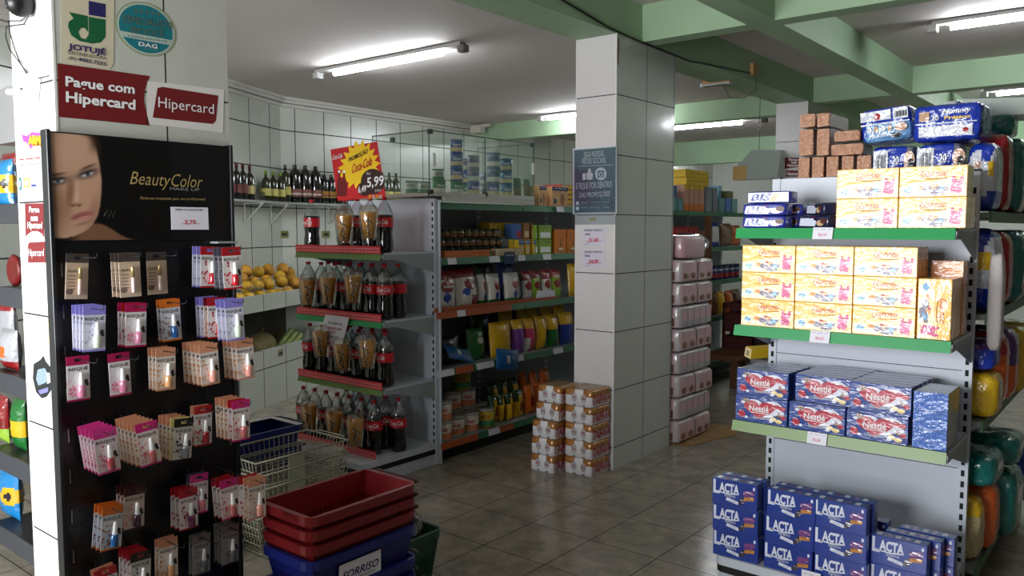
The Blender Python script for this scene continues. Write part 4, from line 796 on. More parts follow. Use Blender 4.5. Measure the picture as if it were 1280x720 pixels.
# coloured strips and tags
def ontag(i, p0, p1, m, lab=None, name='price_tag', dz=0):
    z = LZ[i] + dz; ya, yb_ = Yx(p0, LX + .012, z), Yx(p1, LX + .012, z); b = MB(); b.prism([(LX + .004, ya, z + .003), (LX + .0135, ya, z - .042), (LX + .015, ya, z - .042), (LX + .0055, ya, z + .003)], (0, yb_ - ya, 0), m); return b
lst = [(1, 560, 571, PAPER), (1, 612, 625, PAPER), (1, 648, 657, PAPER), (1, 679, 689, PAPER), (0, 696, 705, PAPER), (2, 546, 572, OSTR), (2, 572, 582, PAPER), (2, 582, 640, OSTR), (3, 546, 568, PAPER), (3, 570, 592, OSTR), (3, 596, 618, PAPER), (3, 642, 655, PAPER), (3, 692, 704, PAPER), (4, 552, 598, OSTR), (4, 611, 625, PAPER), (4, 626, 642, OSTR)]
for (i, p0, p1, m) in lst:
    ob = ontag(i, p0, p1, m).build('price_tag' if m is PAPER else 'orange_strip_cover'); root = LU[max(0, min(5, int((Yx((p0 + p1) / 2, LX, LZ[i]) - 4.02) / .93)))]; adopt(ob, root, [c for c in root.children if c.name.startswith('shelf')][i])
# glass display case
GL = glassy('pane_glass', (252, 254, 253), .03, .02, None, .22); GED = M('glass_edge', (96, 112, 106), .3); AL = M('aluminium', (176, 180, 176), .35, metal=.3)
gc = empty('glass_display_case', (-4.14, 4.49, 1.869)); tag(gc, 'glass display case of milk tins on top of the long shelf run', 'display case')
gx0, gx1, gy0, gy1, gh = -.32, .255, -.575, .575, .435
b = MB(); b.box(gx0, gx1, gy0, gy1, 0, .02, CREAM); b.box(gx1 - .02, gx1 + .012, gy0, gy1, 0, .03, CREAM); b.box(gx1 - .02, gx1 + .012, -.44, gy1, -.036, -.001, CREAM); b.build('base_frame', gc)
def pane(x0, x1, y0, y1, z0, z1, nm='glass_pane'):
    b = MB(); b.box(x0, x1, y0, y1, z0, z1, GL); p = b.build(nm, gc); e = MB(); t = .003
    if x1 - x0 < .02: e.box(x0 - .001, x1 + .001, y0 - t, y0, z0, z1, GED); e.box(x0 - .001, x1 + .001, y1, y1 + t, z0, z1, GED); e.box(x0 - .001, x1 + .001, y0, y1, z1, z1 + t, GED)
    elif y1 - y0 < .02: e.box(x0, x1, y0 - .001, y1 + .001, z1, z1 + t, GED); e.box(x0 - t, x0, y0, y1, z0, z1, GED)
    else: e.box(x0, x1, y0 - t, y0, z0, z1, GED); e.box(x0, x1, y1, y1 + t, z0, z1, GED); e.box(x1, x1 + t, y0, y1, z0, z1, GED)
    e.build('pane_edge', p)
pane(gx1 - .006, gx1, gy0, -.003, .03, gh, 'glass_door'); pane(gx1 - .006, gx1, .003, gy1, .03, gh, 'glass_door'); pane(gx0, gx1 - .008, gy0, gy0 + .006, .02, gh); pane(gx0, gx1 - .008, gy1 - .006, gy1, .02, gh); pane(gx0, gx1, gy0, gy1, gh + .001, gh + .007, 'glass_top')
for (x, y, z) in ((gx1, gy0 + .01, gh), (gx1, gy1 - .01, gh), (gx1, 0, .03), (gx0, gy0 + .2, gh), (gx0, gy1 - .25, gh), (gx1, gy0 + .01, .03)):
    b = MB(); b.cbox(x - .018, x + .012, y - .016, y + .016, z - .02, z + .012, M('case_clip', (60, 64, 62), .4), .003); b.build('corner_clip', gc)
for y in (gy0 + .04, gy1 - .01): b = MB(); b.cbox(gx1, gx1 + .012, y - .01, y + .01, .2, .29, M('pull_white', (226, 230, 226), .4), .003); b.build('door_pull', gc)
# tins
def tin(nm, body, lid, band, lab, txt, r=.045, h=.098):
    b = MB(); b.lathe([(r, 0), (r, h * .94)], body, 20); b.lathe([(r + .0006, h * .12), (r + .0006, h * .42)], band, 20, None, False); b.text(txt, -.03, h * .52, .06, h * .2, lab, 0, 0, .02, bend=r + .0015); o = b.build(nm); b = MB(); b.lathe([(r + .002, h * .9), (r + .002, h)], lid, 20); b.build('lid', o); return o
TB_ = M('tin_blue', (52, 92, 146), .35); TW_ = M('tin_white', (210, 214, 208), .4); TG_ = M('tin_green', (60, 130, 86), .4); TY_ = M('tin_cream', (206, 190, 140), .4); TGR = M('tin_silver', (142, 150, 156), .3, metal=.4)
tk = dict(b=Kind(tin('milk_tin', TB_, TB_, TY_, WHITE, 'Soya'), 'tin'), g=Kind(tin('milk_tin', TG_, TG_, TW_, WHITE, 'Nest'), 'tin'), w=Kind(tin('milk_tin', TW_, TG_, TG_, GREENP, 'NESTOGENO'), 'tin'), s=Kind(tin('milk_tin', TGR, TGR, TW_, BLUE, 'Sust'), 'tin'), W=Kind(tin('milk_tin', M('tin_teal', (90, 130, 130), .4), TB_, TW_, BLUE, 'SUSTAGEN', .052, .115), 'tin'))
tnm = dict(b='blue banded milk tin', g='green milk tin', w='green lidded white milk tin', s='silver milk tin', W='teal and white milk tin')
def tins(spec, X, where):
    z0 = 1.892
    for (px, st) in spec:
        z = z0; y = Yx(px, X, 1.9)
        for j, k in enumerate(st):
            tk[k].put((X, y, z), .9 + R.uniform(-.3, .3), '%s, %s, %s' % (tnm[k], 'on the case floor' if j == 0 and len(st) > 1 else 'topmost of its stack' if j == len(st) - 1 and len(st) > 1 else '%s tin up' % ORD[j] if len(st) > 1 else 'standing alone', where + ' ' + wh(px))); z += (.116 if k == 'W' else .099)
def wh(px): return 'at the end pane' if px < 520 else 'second from end pane' if px < 540 else 'behind the first pull' if px < 562 else 'in the tall stack' if px < 585 else 'at the door joint' if px < 606 else 'past the joint' if px < 632 else 'by the pouches'
tins([(549, 'g'), (571, 'gbbb'), (592, 'bss'), (617, 'bWW'), (633, 'bbb')], -4.02, 'glass case front')
tins([(515, 'w'), (531, 'w'), (548, 'gw'), (583, 'gbs'), (605, 'ss')], -4.24, 'glass case back')
DKP = foil('darkteal', (36, 60, 60)); bag('milk_pouch', 'dark teal pouch in the glass case, nearer the tins', 'pouch', (-4.06, Yx(647, -4.06, 1.9), 1.902), PI / 2, .13, .15, .07, lambda u, v, f: DKP if v > .4 else FBR, None, None, -.05, 21)
bag('milk_pouch', 'brown and teal pouch in the glass case by the far pane', 'pouch', (-4.0, Yx(659, -4.0, 1.9), 1.902), PI / 2, .13, .14, .07, lambda u, v, f: DKP if v > .6 else FBR, None, None, -.05, 22)
# generic cartons facing +x
def carton(nm, w, d, h, base, fn=None):
    b = MB(); b.cbox(-w / 2, w / 2, 0, d, 0, h, base, .0015)
    if fn: fn(b)
    return b.build(nm)
def put1(o, X, y, z, lab, cat, group=None, rz=PI / 2):
    o.location = (X, y, z); o.rotation_euler = (0, 0, rz); return tag(o, lab, cat, group)
CBR = M('carton_brown', (150, 100, 62), .5); CBL = M('carton_navy', (40, 52, 96), .5); CCR = M('carton_cream', (214, 196, 150), .5); CYE = M('carton_yellow', (226, 186, 40), .5); COR_ = M('carton_orange', (212, 120, 36), .5); CGR = M('carton_lime', (136, 168, 62), .5); CRD = M('carton_red', (170, 50, 52), .5); CSB = M('carton_sky', (80, 116, 176), .5); CPK = M('carton_pink', (206, 150, 130), .5)
T1 = LZ[0] + .006
for i, (p0, p1) in enumerate(((669, 688), (690, 710))):
    ya, yb2 = Yx(p0, LX - .02, 1.9), Yx(p1, LX - .02, 1.9); w = yb2 - ya - .006
    def fn(b, w=w): b.box(-w / 2 + .001, w / 2 - .001, -.001, 0, .125, .155, CBL); b.box(-w / 2 + .02, -w / 2 + .06, -.001, 0, .02, .06, CBL); b.ell((w * .15, 0, .055), .03, .004, .05, CBR, 12, 8); b.text('-- --- --', 0, .132, w * .7, .015, WHITE, -.0015, cx=True)
    put1(carton('coffee_box', w, .16, .16, M('carton_tan', (206, 160, 110), .5), fn), LX - .02, (ya + yb2) / 2, T1, ['tan coffee box next to the glass case', 'tan coffee box in front of the yellow boxes'][i], 'box')
for j in range(4):
    y = Yx(708, -4.15, 1.95); h = .042; o = carton('yellow_box', .22, .2, h, M('carton_red'), lambda b: (b.box(-.108, .108, -.001, 0, .005, .038, CYE), b.box(-.108, -.02, -.0015, 0, .006, .037, CCR)))
    put1(o, -4.13, y, 2.03 - .17 + j * .044 + .14 * 0, 'flat yellow and red box, %s from the bottom of the stack by the column' % ORD[j], 'box')
b = MB(); b.cbox(-.11, .11, 0, .2, 0, .027, CCR, .002); put1(b.build('cream_box'), -4.13, Yx(708, -4.15, 1.95), T1, 'cream carton under the stack of flat yellow boxes', 'box')
# shelf with jars
JG = M('jar_sauce', (84, 50, 30), .12, coat=1); JL = M('jar_lid', (34, 70, 46), .4); JLb = M('jar_label', (120, 90, 50), .6)
def jar():
    b = MB(); b.lathe([(.03, 0), (.037, .006), (.037, .05), (.032, .056)], JG, 14); b.lathe([(.0376, .014), (.0376, .04)], JLb, 14, None, False); o = b.build('glass_jar'); b = MB(); b.lathe([(.035, .054), (.035, .068)], JL, 14); b.build('lid', o); return o
kj = Kind(jar(), 'jar')
Z1 = LZ[1] + .001
rows = [(0, 4.10, 10), (1, 4.08, 10), (2, 4.2, 8)]
for (lv, y0, n) in rows:
    for i in range(n):
        kj.put((-4.03, y0 + i * .08, Z1 + lv * .069), R.uniform(0, 3), 'brown sauce jar with green lid, %s layer of the pile, %s from the drinks end' % (['bottom', 'middle', 'top'][lv], ORD[i]))
b = MB(); b.prism([(-.26, 0, 0), (.26, 0, 0), (.26, .0, .05), (-.26, 0, .05)], (0, .06, 0), M('pasta_orange', (196, 110, 50), .5)); b.text('-- --- --', .02, .018, .2, .018, RED, -.001, 0, .01); b.ell((.24, 0, .025), .015, .004, .02, GREENP, 10, 6)
put1(b.build('pasta_box'), LX - .01, Yx(587, LX - .01, 1.46), Z1, 'long low orange pasta box lying in front of the jars', 'box')
b = MB(); b.cbox(-.15, .15, 0, .06, 0, .055, M('pasta_cream', (206, 190, 150), .5)); b.text('-- --- --', 0, .02, .16, .016, RED, -.001, cx=True); put1(b.build('pasta_box'), LX - .01, Yx(637, LX - .01, 1.46), Z1, 'long low cream pasta box beside the orange one', 'box')
def small(p0, p1, z, h, X, base, lab, fn=None, nm='food_box', d=.12):
    ya, yb2 = Yx(p0, X, z + h / 2), Yx(p1, X, z + h / 2); w = max(.02, yb2 - ya - .004)
    return put1(carton(nm, w, d, h, base, (lambda b: fn(b, w, h)) if fn else None), X, (ya + yb2) / 2, z, lab, 'box')
def lbl(top, mid, t=None, tc=WHITE): return lambda b, w, h: (b.box(-w / 2 + .001, w / 2 - .001, -.001, 0, h * .66, h * .97, top), b.box(-w * .4, w * .4, -.0012, 0, h * .12, h * .5, mid), t and b.text(t, 0, h * .74, w * .8, h * .12, tc, -.002, cx=True))
for i in range(6): small(612 + i * 5.4, 617 + i * 5.4, Z1 + .14 + .0, .115, -4.12 + .0, CYE, 'narrow yellow box standing on the jars, %s of the row' % ORD[i], lbl(CYE, CCR))
small(645, 652, Z1 + .125, .12, -3.98, CSB, 'blue and red cereal box above the low boxes', lbl(CSB, CRD)); small(640, 652, Z1, .12, -3.98, CYE, 'yellow box under the blue and red cereal box', lbl(CSB, CRD))
for i in range(3): small(648 + i * 8, 655.5 + i * 8, Z1, .12, -3.93, CYE, 'upright yellow and blue cereal box, %s from the jars' % ORD[i], lbl(CSB, CCR, '-- --- --'))
for i in range(2): small(655 + i * 7, 662 + i * 7, Z1 + .122, .13, -3.97, CBR, 'dark brown box on the cereal boxes, %s from the jars' % ORD[i], lbl(CBR, CCR))
for i in range(2):
    for j in range(2): small(668 + i * 6 + (0 if i == 0 else 0), 673.5 + i * 6 + i * 10, Z1 + j * .118, .116, -3.93, CGR, '%s lime green box, %s of its pair' % (['narrow side of a', 'wide'][i], ['lower', 'upper'][j]), lbl(CGR, WHITE, '-- --- --', GREENP))
for i in range(2): small(694 + i * 15, 708 + i * 15, Z1, .2 + .0 * i, -3.93, COR_, ['large orange oat flakes box with a spoon picture', 'orange oat box half hidden behind the column'][i], lambda b, w, h: (b.box(-.008, .008, -.001, 0, h * .2, h * .62, CBR), b.ell((0, 0, h * .16), w * .34, .004, h * .1, CBR, 14, 6), b.ell((0, -.002, h * .17), w * .26, .004, h * .07, CCR, 14, 6), b.text('-- --- --', 0, h * .75, w * .6, h * .08, CRD, -.002, cx=True)))
b = MB(); b.box(-.06, .06, 0, .003, 0, .09, CBL); b.text('-- --- --', 0, .05, .08, .02, WHITE, -.001, cx=True); put1(b.build('shelf_card'), LX + .022, Yx(637, LX + .02, 1.45), LZ[1] - .06, 'small dark blue card clipped on the green strip under the jars', 'card')
# bags on the next shelf
Z2 = LZ[2] + .001
def sb(px, z, w, h, d, mf, lab, X=-3.96, tilt=-.08, seed=1, cat='bag', name='food_bag', g=None, text=None): return bag(name, lab, cat, (X, Yx(px, X, z + h / 2), z), PI / 2, w, h, d, mf, g, text, tilt, seed)
def oval(c, cx, cy, rx, ry, base): return lambda u, v, f: c if math.hypot((u - cx) / rx, (v - cy) / ry) < 1 else base(u, v, f)
top = lambda c1, c2, t=.75: (lambda u, v, f: c1 if v > t else c2)
sb(556, Z2, .22, .28, .1, oval(FB, .45, .32, .18, .12, oval(FR, .5, .6, .32, .16, top(FR, FW))), 'large red topped white food bag, first after the drinks end', seed=31, text=[('Nestlé', .5 - .5, .57, .5, .07, WHITE)])
sb(584, Z2, .23, .29, .1, oval(FB, .35, .42, .16, .1, oval(FR, .55, .6, .3, .14, lambda u, v, f: FR if v > .75 or (v < .3 and u > .6) else FW)), 'large leaning red topped white food bag, second after the drinks end', tilt=-.14, seed=32)
for i, (px, w) in enumerate(((602, .1), (617, .16), (640, .18))): sb(px, Z2, w, .24, .09, oval(FB, .55, .3, .16, .12, oval(FR, .6, .62, .26, .15, top(FW, lambda: 0, 2) if 0 else (lambda u, v, f: FW if v > .2 else FG))), 'cream food bag with red oval, %s of the three' % ORD[i], X=-3.98 + .02 * i, seed=33 + i)
sb(605, Z2 + .0, .2, .33, .06, lambda u, v, f: FDG, 'dark green bag behind the cream food bags', X=-4.18, seed=41); sb(633, Z2, .24, .34, .06, lambda u, v, f: FB, 'blue bag behind the cream food bags', X=-4.18, seed=42)
for i, px in enumerate((659, 670, 683, 695)): sb(px, Z2, .15, .24, .07, oval(FR, .5, .5, .35, .16, lambda u, v, f: FR if v > .8 else FLG if (i % 2 and v < .75) else FR if v > .7 else FW), 'red topped sachet bag, %s after the cream bags' % ORD[i], X=-3.98, seed=43 + i)
sb(717, Z2, .14, .28, .08, lambda u, v, f: FY, 'yellow bag at the column on the bag shelf', seed=48)
b = MB(); b.prism([(-.13, 0, 0), (.13, 0, 0), (.12, 0, .05), (-.11, 0, .06)], (0, .004, 0), PAPER); put1(b.build('paper_strip'), LX - .005, Yx(683, LX, 1.1), Z2 + .025, 'torn white paper strip on the orange tray under the red sachets', 'paper')
b = MB(); ya, yb2 = Yx(545, LX, Z2), Yx(697, LX, Z2); b.box(-(yb2 - ya) / 2, (yb2 - ya) / 2, 0, .006, 0, .03, OSTR); put1(b.build('orange_tray'), LX - .014, (ya + yb2) / 2, Z2 + .001, 'long low orange tray edge holding the food bags', 'tray')
# third shelf
Z3 = LZ[3] + .001
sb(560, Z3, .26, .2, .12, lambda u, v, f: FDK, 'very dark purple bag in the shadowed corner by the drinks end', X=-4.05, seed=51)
sb(595, Z3, .2, .24, .1, oval(FW, .6, .6, .22, .1, lambda u, v, f: FG), 'green food bag with white oval on the third shelf', X=-4.02, seed=52); sb(602, Z3, .24, .33, .08, lambda u, v, f: FDG if u < .6 else FB, 'dark green and blue bag behind the green bag', X=-4.2, seed=53)
CO = [('yellow bread bag', lambda u, v, f: FY, 626, .26), ('purple and yellow bag', lambda u, v, f: FY if v > .72 else FP, 647, .18), ('pink and yellow bag', lambda u, v, f: FY if v > .68 else FPK if v > .4 or u > .3 else FW, 661, .18), ('yellow and green bag', lambda u, v, f: FY if u < .6 or v > .6 else FG, 676, .16), ('green and yellow bag', lambda u, v, f: FG if v < .55 else FY, 690, .17), ('blue and yellow bag', lambda u, v, f: FB if v < .62 else FY, 708, .2)]
for i, (nm, mf, px, w) in enumerate(CO): sb(px, Z3, w, .27, .11, mf, nm + ' in the bright row on the third shelf', X=-3.97, seed=54 + i)
for i, px in enumerate((634, 655, 668, 684, 700)): sb(px, Z3, .17, .31, .08, lambda u, v, f: FY, 'yellow bag in the back row of the third shelf', X=-4.16, seed=64 + i, g='yellow bags behind the bright row')
for i, (px, z) in enumerate(((582, Z3 + .0), (627, Z3 - .02))):
    mf = lambda u, v, f: FW if (.35 < u < .5 and .3 < v < .7) else FB2
    FB2 = foil('cyan', (20, 92, 160)); o = bag('hanging_packet', ['crumpled blue packet lying on the shelf edge nearer the drinks end', 'crumpled blue packet drooping over the white tags'][i], 'packet', (LX - .03 + .085 * i, Yx(px, LX, z), z + .04 * (1 - i) - .06 * i), PI / 2, .3 - .02 * i, (.12, .16)[i], .06, mf, None, None, (-.75 if i == 0 else -.1), 70 + i); o.rotation_euler = (o.rotation_euler.x, .25 - .1 * i, PI / 2)
# bottom shelf
Z4 = LZ[4] + .002
TRW = M('tin_paper_white', (206, 196, 184), .5); TOR = M('tin_foot_orange', (200, 120, 80), .5)
def btin(): return tin('food_tin', TRW, M('tin_top', (170, 166, 160), .35, metal=.3), TOR, M('tin_red', (176, 36, 44), .4), 'Nestlé', .07, .14)
kt = Kind(btin(), 'tin'); kyt = Kind(tin('food_tin', M('tin_yellow', (196, 170, 40), .4), M('tin_top'), TG_, M('tin_red'), 'NESTON', .068, .14), 'tin')
for (px, X, j, lab) in ((553, -3.96, 0, 'white and red tin, lower of the pair at the drinks end'), (553, -3.96, 1, 'white and red tin, upper of the pair at the drinks end'), (569, -3.98, 0, 'white and red tin in the middle of the lower tin row'), (587, -3.98, 0, 'white and red tin at the far end of the lower tin row'), (565, -4.14, 0, 'white and red tin behind, base of its stack'), (565, -4.14, 1, 'white and red tin behind, topmost over the pair'), (583, -4.14, 0, 'white and red tin under the yellow tin stack'), (583, -4.14, 1, 'white and red tin right below the tall yellow tin'), (600, -4.13, 0, 'pale tin half hidden behind the small yellow tin')): kt.put((X, Yx(px, X, .25), Z4 + j * .141), .9, lab)
kyt.put((-4.14, Yx(577, -4.14, .5), Z4 + .282), .7, 'yellow and green tin on top of the white tins'); kyt.put((-3.975, Yx(607, -3.975, .2), Z4), .7, 'yellow tin standing at the shelf edge beside the white tins')
NY = lambda u, v, f: FDG if (v > .82 or (v > .6 and u < .3)) else FR if math.hypot(u - .6, (v - .4)) < .2 else FY
for i, (px, X) in enumerate(((617, -4.0), (627, -3.98), (637, -3.96), (648, -3.97), (617, -4.15), (629, -4.15), (642, -4.15))): sb(px, Z4, .15, .22 + .05 * (i > 3), .08, NY, 'yellow and green pouch, %s of the %s row' % (ORD[i if i < 4 else i - 4], 'front' if i < 4 else 'back'), X=X, seed=80 + i, cat='pouch', name='food_pouch')
for i, (px, X) in enumerate(((662, -3.97), (674, -3.97), (668, -4.12), (655, -4.16), (682, -4.1))): sb(px, Z4, .16, .24 + .06 * (i > 1), .09, lambda u, v, f: FR if math.hypot(u - .5, v - .45) < .22 else FO, 'orange pouch beside the beer cans, %s' % ['front one next to the yellow pouches', 'front one next to the cans', 'rear middle one', 'rear one next to the yellow pouches', 'rear one next to the cans'][i], X=X, seed=90 + i, cat='pouch', name='food_pouch')

# ---------------------------------------------------------------- poster and price papers on the centre column
YC = 4.64 - .002
DBL = M('poster_blue', (40, 92, 118), .3, coat=.3); 
SLV = glassy('sleeve_plastic', (236, 240, 242), .08, .12, (14, .6))
b = MB(); Y = YC
quadY(b, [(716, 186), (771, 182), (771, 267), (716, 268)], M('poster_white', (220, 224, 230), .4), Y); Y2 = Y - .0006
quadY(b, [(718, 188), (769.5, 184), (769, 265), (718, 266)], DBL, Y2); Y3 = Y2 - .0008
pty(b, 'SIGA NOSSAS', 730, 197, 755, 195, 190, Y3, WHITE, 0, 0); pty(b, 'REDES SOCIAIS', 728, 205, 757, 203.5, 198, Y3, WHITE, 0, 0); quadY(b, [(722, 207.6), (766, 205.8), (766, 206.3), (722, 208.1)], WHITE, Y3)
quadY(b, [(728, 217), (732, 216.5), (732, 225), (728, 225)], WHITE, Y3); b.prism([PY(x, y, Y3) for x, y in ((733, 217), (735, 215), (736, 210.5), (738.5, 211), (738.8, 216), (741, 216.5), (740.6, 224), (738, 225), (733, 224))], (0, .0005, 0), WHITE)
b.prism([PY(751 + 7.2 * math.cos(a), 217.2 + 8 * math.sin(a), Y3) for a in [2 * PI * i / 28 for i in range(28)]], (0, .0005, 0), WHITE); quadY(b, [(747, 213.5), (755, 213), (755, 221.5), (747, 222)], DBL, Y3 - .0006); b.prism([PY(751 + 2.8 * math.cos(a), 218 + 3 * math.sin(a), Y3 - .0012) for a in [2 * PI * i / 16 for i in range(16)]], (0, .0005, 0), WHITE); b.prism([PY(751 + 1.6 * math.cos(a), 218 + 1.8 * math.sin(a), Y3 - .0018) for a in [2 * PI * i / 16 for i in range(16)]], (0, .0005, 0), DBL)
pty(b, 'E FIQUE POR DENTRO', 720, 236.5, 765, 234, 229, Y3, WHITE, .2, 0); pty(b, 'DAS PROMOÇÕES!', 724, 247, 763, 245, 239.5, Y3, WHITE, .2, 0)
for i, y in enumerate((256, 262.5)): pty(b, '--- ---- ---', 726, y, 762, y - .5, y - 3.6, Y3, M('poster_pale', (130, 160, 172), .4)); quadY(b, [(720, y - 4), (723.5, y - 4), (723.5, y), (720, y)], WHITE, Y3)
po = b.build('poster_sheet', recentre=True); b = MB(); ov = po.location
b.prism([PY(x, y, YC - .006) - ov for x, y in ((715, 187), (771.5, 182.5), (770, 280.5), (715, 281))], (0, .0005, 0), SLV); b.build('plastic_sleeve', po); tag(po, 'dark blue social media poster in a clear sleeve on the centre column', 'poster')
po.name = 'social_media_poster'
for i, (y0, s, pr) in enumerate(((285, '269ML', '21,60'), (312, '350ML', '24,00'))):
    b = MB(); quadY(b, [(728, y0), (757, y0), (756, y0 + 22), (728, y0 + 22)], M('price_paper', (212, 206, 220), .7), YC); Y = YC - .0008
    pty(b, 'CERVEJA ITAIPAVA', 730, y0 + 4, 753, y0 + 4, y0 + 1.5, Y, TXG, 0, .02); pty(b, s, 731, y0 + 9, 738, y0 + 9, y0 + 6.5, Y, TXG, 0, .02); pty(b, pr, 736, y0 + 17.5, 748, y0 + 17, y0 + 12.5, Y, PINKR, 0, .03); pty(b, 'R$', 733, y0 + 17.5, 735.5, y0 + 17.5, y0 + 16, Y, PINKR); pty(b, 'cada', 748.5, y0 + 17, 752, y0 + 17, y0 + 15.5, Y, PINKR); pty(b, 'unidade', 730, y0 + 20.5, 737, y0 + 20.5, y0 + 19.5, Y, TXG)
    tag(b.build('price_paper', recentre=True), ['upper white beer price paper under the blue poster', 'lower white beer price paper on the centre column'][i], 'price paper')
b = MB(); b.prism([PY(x, y, YC - .001) for x, y in ((737, 273), (744, 271), (745, 275), (740, 276), (737, 275.5))], (0, .0006, 0), M('glue_mark', (190, 160, 100), .7)); tag(b.build('glue_mark', recentre=True), 'small yellowish glue mark just under the blue poster', 'mark')
YSTN = M('stain', (196, 170, 130), .6); b = MB(); X = -2.87 + .0012; quadX(b, [(773, 47), (774.2, 47.5), (773.4, 81), (772.2, 80)], M('rust_strip', (120, 82, 50), .7), X); tag(b.build('rust_streak', recentre=True), 'brown rusty streak at the top edge of the centre column', 'stain')

# ---------------------------------------------------------------- beer can packs
CANW = M('can_white', (226, 224, 226), .3, coat=.8, coat_r=.1, bump=(16, .25, .006)); CANG = M('can_gold', (168, 112, 52), .28, coat=.8, coat_r=.1, metal=.2); CANT = M('can_top', (150, 120, 90), .3, metal=.3, coat=.5); CRDT = M('can_red', (170, 34, 48), .35); CDK = M('can_dark', (36, 40, 60), .4); CGY = M('can_grey', (178, 176, 180), .35, coat=.5)
def pack(w=.225, d=.232, h=.1145, nx=3, ny=4):
    b = MB(); out = []; 
    def side(p, q, n, nrm):
        pts = []
        for i in range(n):
            for k in range(6):
                t = (i + (k + .5) / 6) / n; s = (k + .5) / 6; bu = math.sin(PI * s) ** .6 * .007; pts.append((p[0] + (q[0] - p[0]) * t + nrm[0] * bu, p[1] + (q[1] - p[1]) * t + nrm[1] * bu))
        return pts
    i_ = .007; x0, x1, y0, y1 = -w / 2 + i_, w / 2 - i_, i_, d - i_
    out = side((x0, y0), (x1, y0), nx, (0, -1)) + side((x1, y0), (x1, y1), ny, (1, 0)) + side((x1, y1), (x0, y1), nx, (0, 1)) + side((x0, y1), (x0, y0), ny, (-1, 0))
    n = len(out); cx, cy = 0, d / 2; lv = [(0, .955), (.006, 1), (h * .62, 1), (h * .9, 1), (h, .93)]; vs = []; fs = []; mm = []
    for z, k in lv: vs += [(cx + (x - cx) * k, cy + (y - cy) * k, z) for x, y in out]
    for L_ in range(len(lv) - 1):
        for i in range(n):
            j = (i + 1) % n; fs.append((L_ * n + i, L_ * n + j, (L_ + 1) * n + j, (L_ + 1) * n + i)); mm.append(CANW if L_ < 2 else CANG if (i // 6) % 7 not in (1, ) else CANW)
    fs += [tuple(range(n))[::-1], tuple(range((len(lv) - 1) * n, len(lv) * n))]; mm += [CANW, CANT]
    b.add(vs, fs, mm, True); 
    for a in range(nx):
        for c in range(ny): b.lathe([(.02, h), (.018, h + .0015), (.014, h + .0005)], M('can_lid', (176, 150, 120), .3, metal=.5), 10, Matrix.Translation((x0 + (a + .5) * (x1 - x0) / nx, y0 + (c + .5) * (y1 - y0) / ny, -.0005)))
    # front print
    for k, xx in enumerate((-.03, .045)):
        b.prism([(xx + .022 * math.cos(a), -.0012 + .0012 * k, h * .5 + .03 * math.sin(a)) for a in [2 * PI * i / 16 for i in range(16)]], (0, .004, 0), CGY); b.text('TAPA', xx, h * .45, .03, .014, CRDT, -.002, 0, .02, cx=True); b.prism([(xx - .012, -.0015, .014), (xx + .01, -.0015, .004), (xx + .012, -.0015, .012)], (0, .004, 0), CDK)
    b.text('ITAIPAVA', .008, .02, d - .016, h * .52, CRDT, -w / 2 - .0012, 0, .03, T=Matrix.Rotation(PI / 2, 4, 'Z') @ Matrix.Translation((0, 0, .0)))
    o = b.build('beer_can_pack'); return o
kp = Kind(pack(), 'can pack')
for j in range(5): kp.put((-2.995, 4.396, j * .1165), R.uniform(-.008, .008), 'white and gold beer can pack in the stack against the column, %s from the floor' % ORD[j])
kl = Kind(pack(.2, .235, .1145, 3, 4), 'can pack')
for j in range(5): kl.put((-3.225 + (0, .002, .006, .01, .014)[j] * .5, 4.3 + (0, .004, .012, .05, .07)[j], j * .1165 + .0), R.uniform(-.01, .01), 'white and gold beer can pack in the outer leaning stack, %s from the floor' % ORD[j])

# ---------------------------------------------------------------- plastic wrapped bales behind the column
BLW = M('bale_plastic', (196, 184, 186), .25, coat=.8, coat_r=.12, bump=(12, .6, .012)); BLP = M('bale_pink', (200, 160, 166), .3, coat=.8, coat_r=.12, bump=(14, .5, .008)); BLB = M('bale_brown', (120, 76, 62), .4, coat=.6); BLG = M('bale_grey', (160, 158, 164), .3, coat=.8, coat_r=.1, bump=(14, .5, .01))
def bale(w, d, h, n, face):
    b = MB(); b.ell((0, d / 2, h / 2), w / 2, d / 2, h / 2, BLW, 32, 14, .2, jit=.008, rng=random.Random(n + face))
    x0 = -w / 2 + .015
    for k in range(n):
        xa = x0 + k * (w - .03) / n + .006; xb = x0 + (k + 1) * (w - .03) / n - .006
        if face: b.prism([(xa, -.003, .02), (xb, -.003, .02), (xb, -.003, h - .02), (xa, -.003, h - .02)], (0, .004, 0), BLP); b.ell(((xa + xb) / 2, -.002, h * .3), (xb - xa) * .4, .005, h * .16, BLB, 12, 6)
        else: b.prism([(xa, -.003, .02), (xb, -.003, .02), (xb, -.003, h - .02), (xa, -.003, h - .02)], (0, .004, 0), BLG); b.prism([(xa + .004, -.004, h * .35), (xb - .004, -.004, h * .35), (xb - .004, -.004, h - .03), (xa + .004, -.004, h - .03)], (0, .003, 0), BLP)
    for k in range(2):   # narrow sunless side
        z0 = .02 + k * h * .46; b.prism([(-w / 2 - .001, .05, z0), (-w / 2 - .001, d - .05, z0), (-w / 2 - .001, d - .05, z0 + h * .36), (-w / 2 - .001, .05, z0 + h * .36)], (.003, 0, 0), BLP if k else BLB)
    return b.build('wrapped_bale')
kb1 = Kind(bale(.275, .38, .172, 2, 1), 'bale'); kb2 = Kind(bale(.54, .38, .172, 5, 0), 'bale')
for j in range(8):
    z = .012 + j * .1755
    if j % 2 == 0 or j == 7:
        for s in (0, 1): kb1.put((-2.805 + (.012 if s and j == 2 else 0), 5.472 + .137 + s * .277 , z), PI / 2, 'pink and brown wrapped bale, layer %d from the floor, %s' % (j + 1, 'beside the column' if s == 0 else 'outer one'), None)
    else: kb2.put((-2.808, 5.472 + .275, z), PI / 2, 'long grey and pink wrapped bale, layer %d from the floor' % (j + 1))
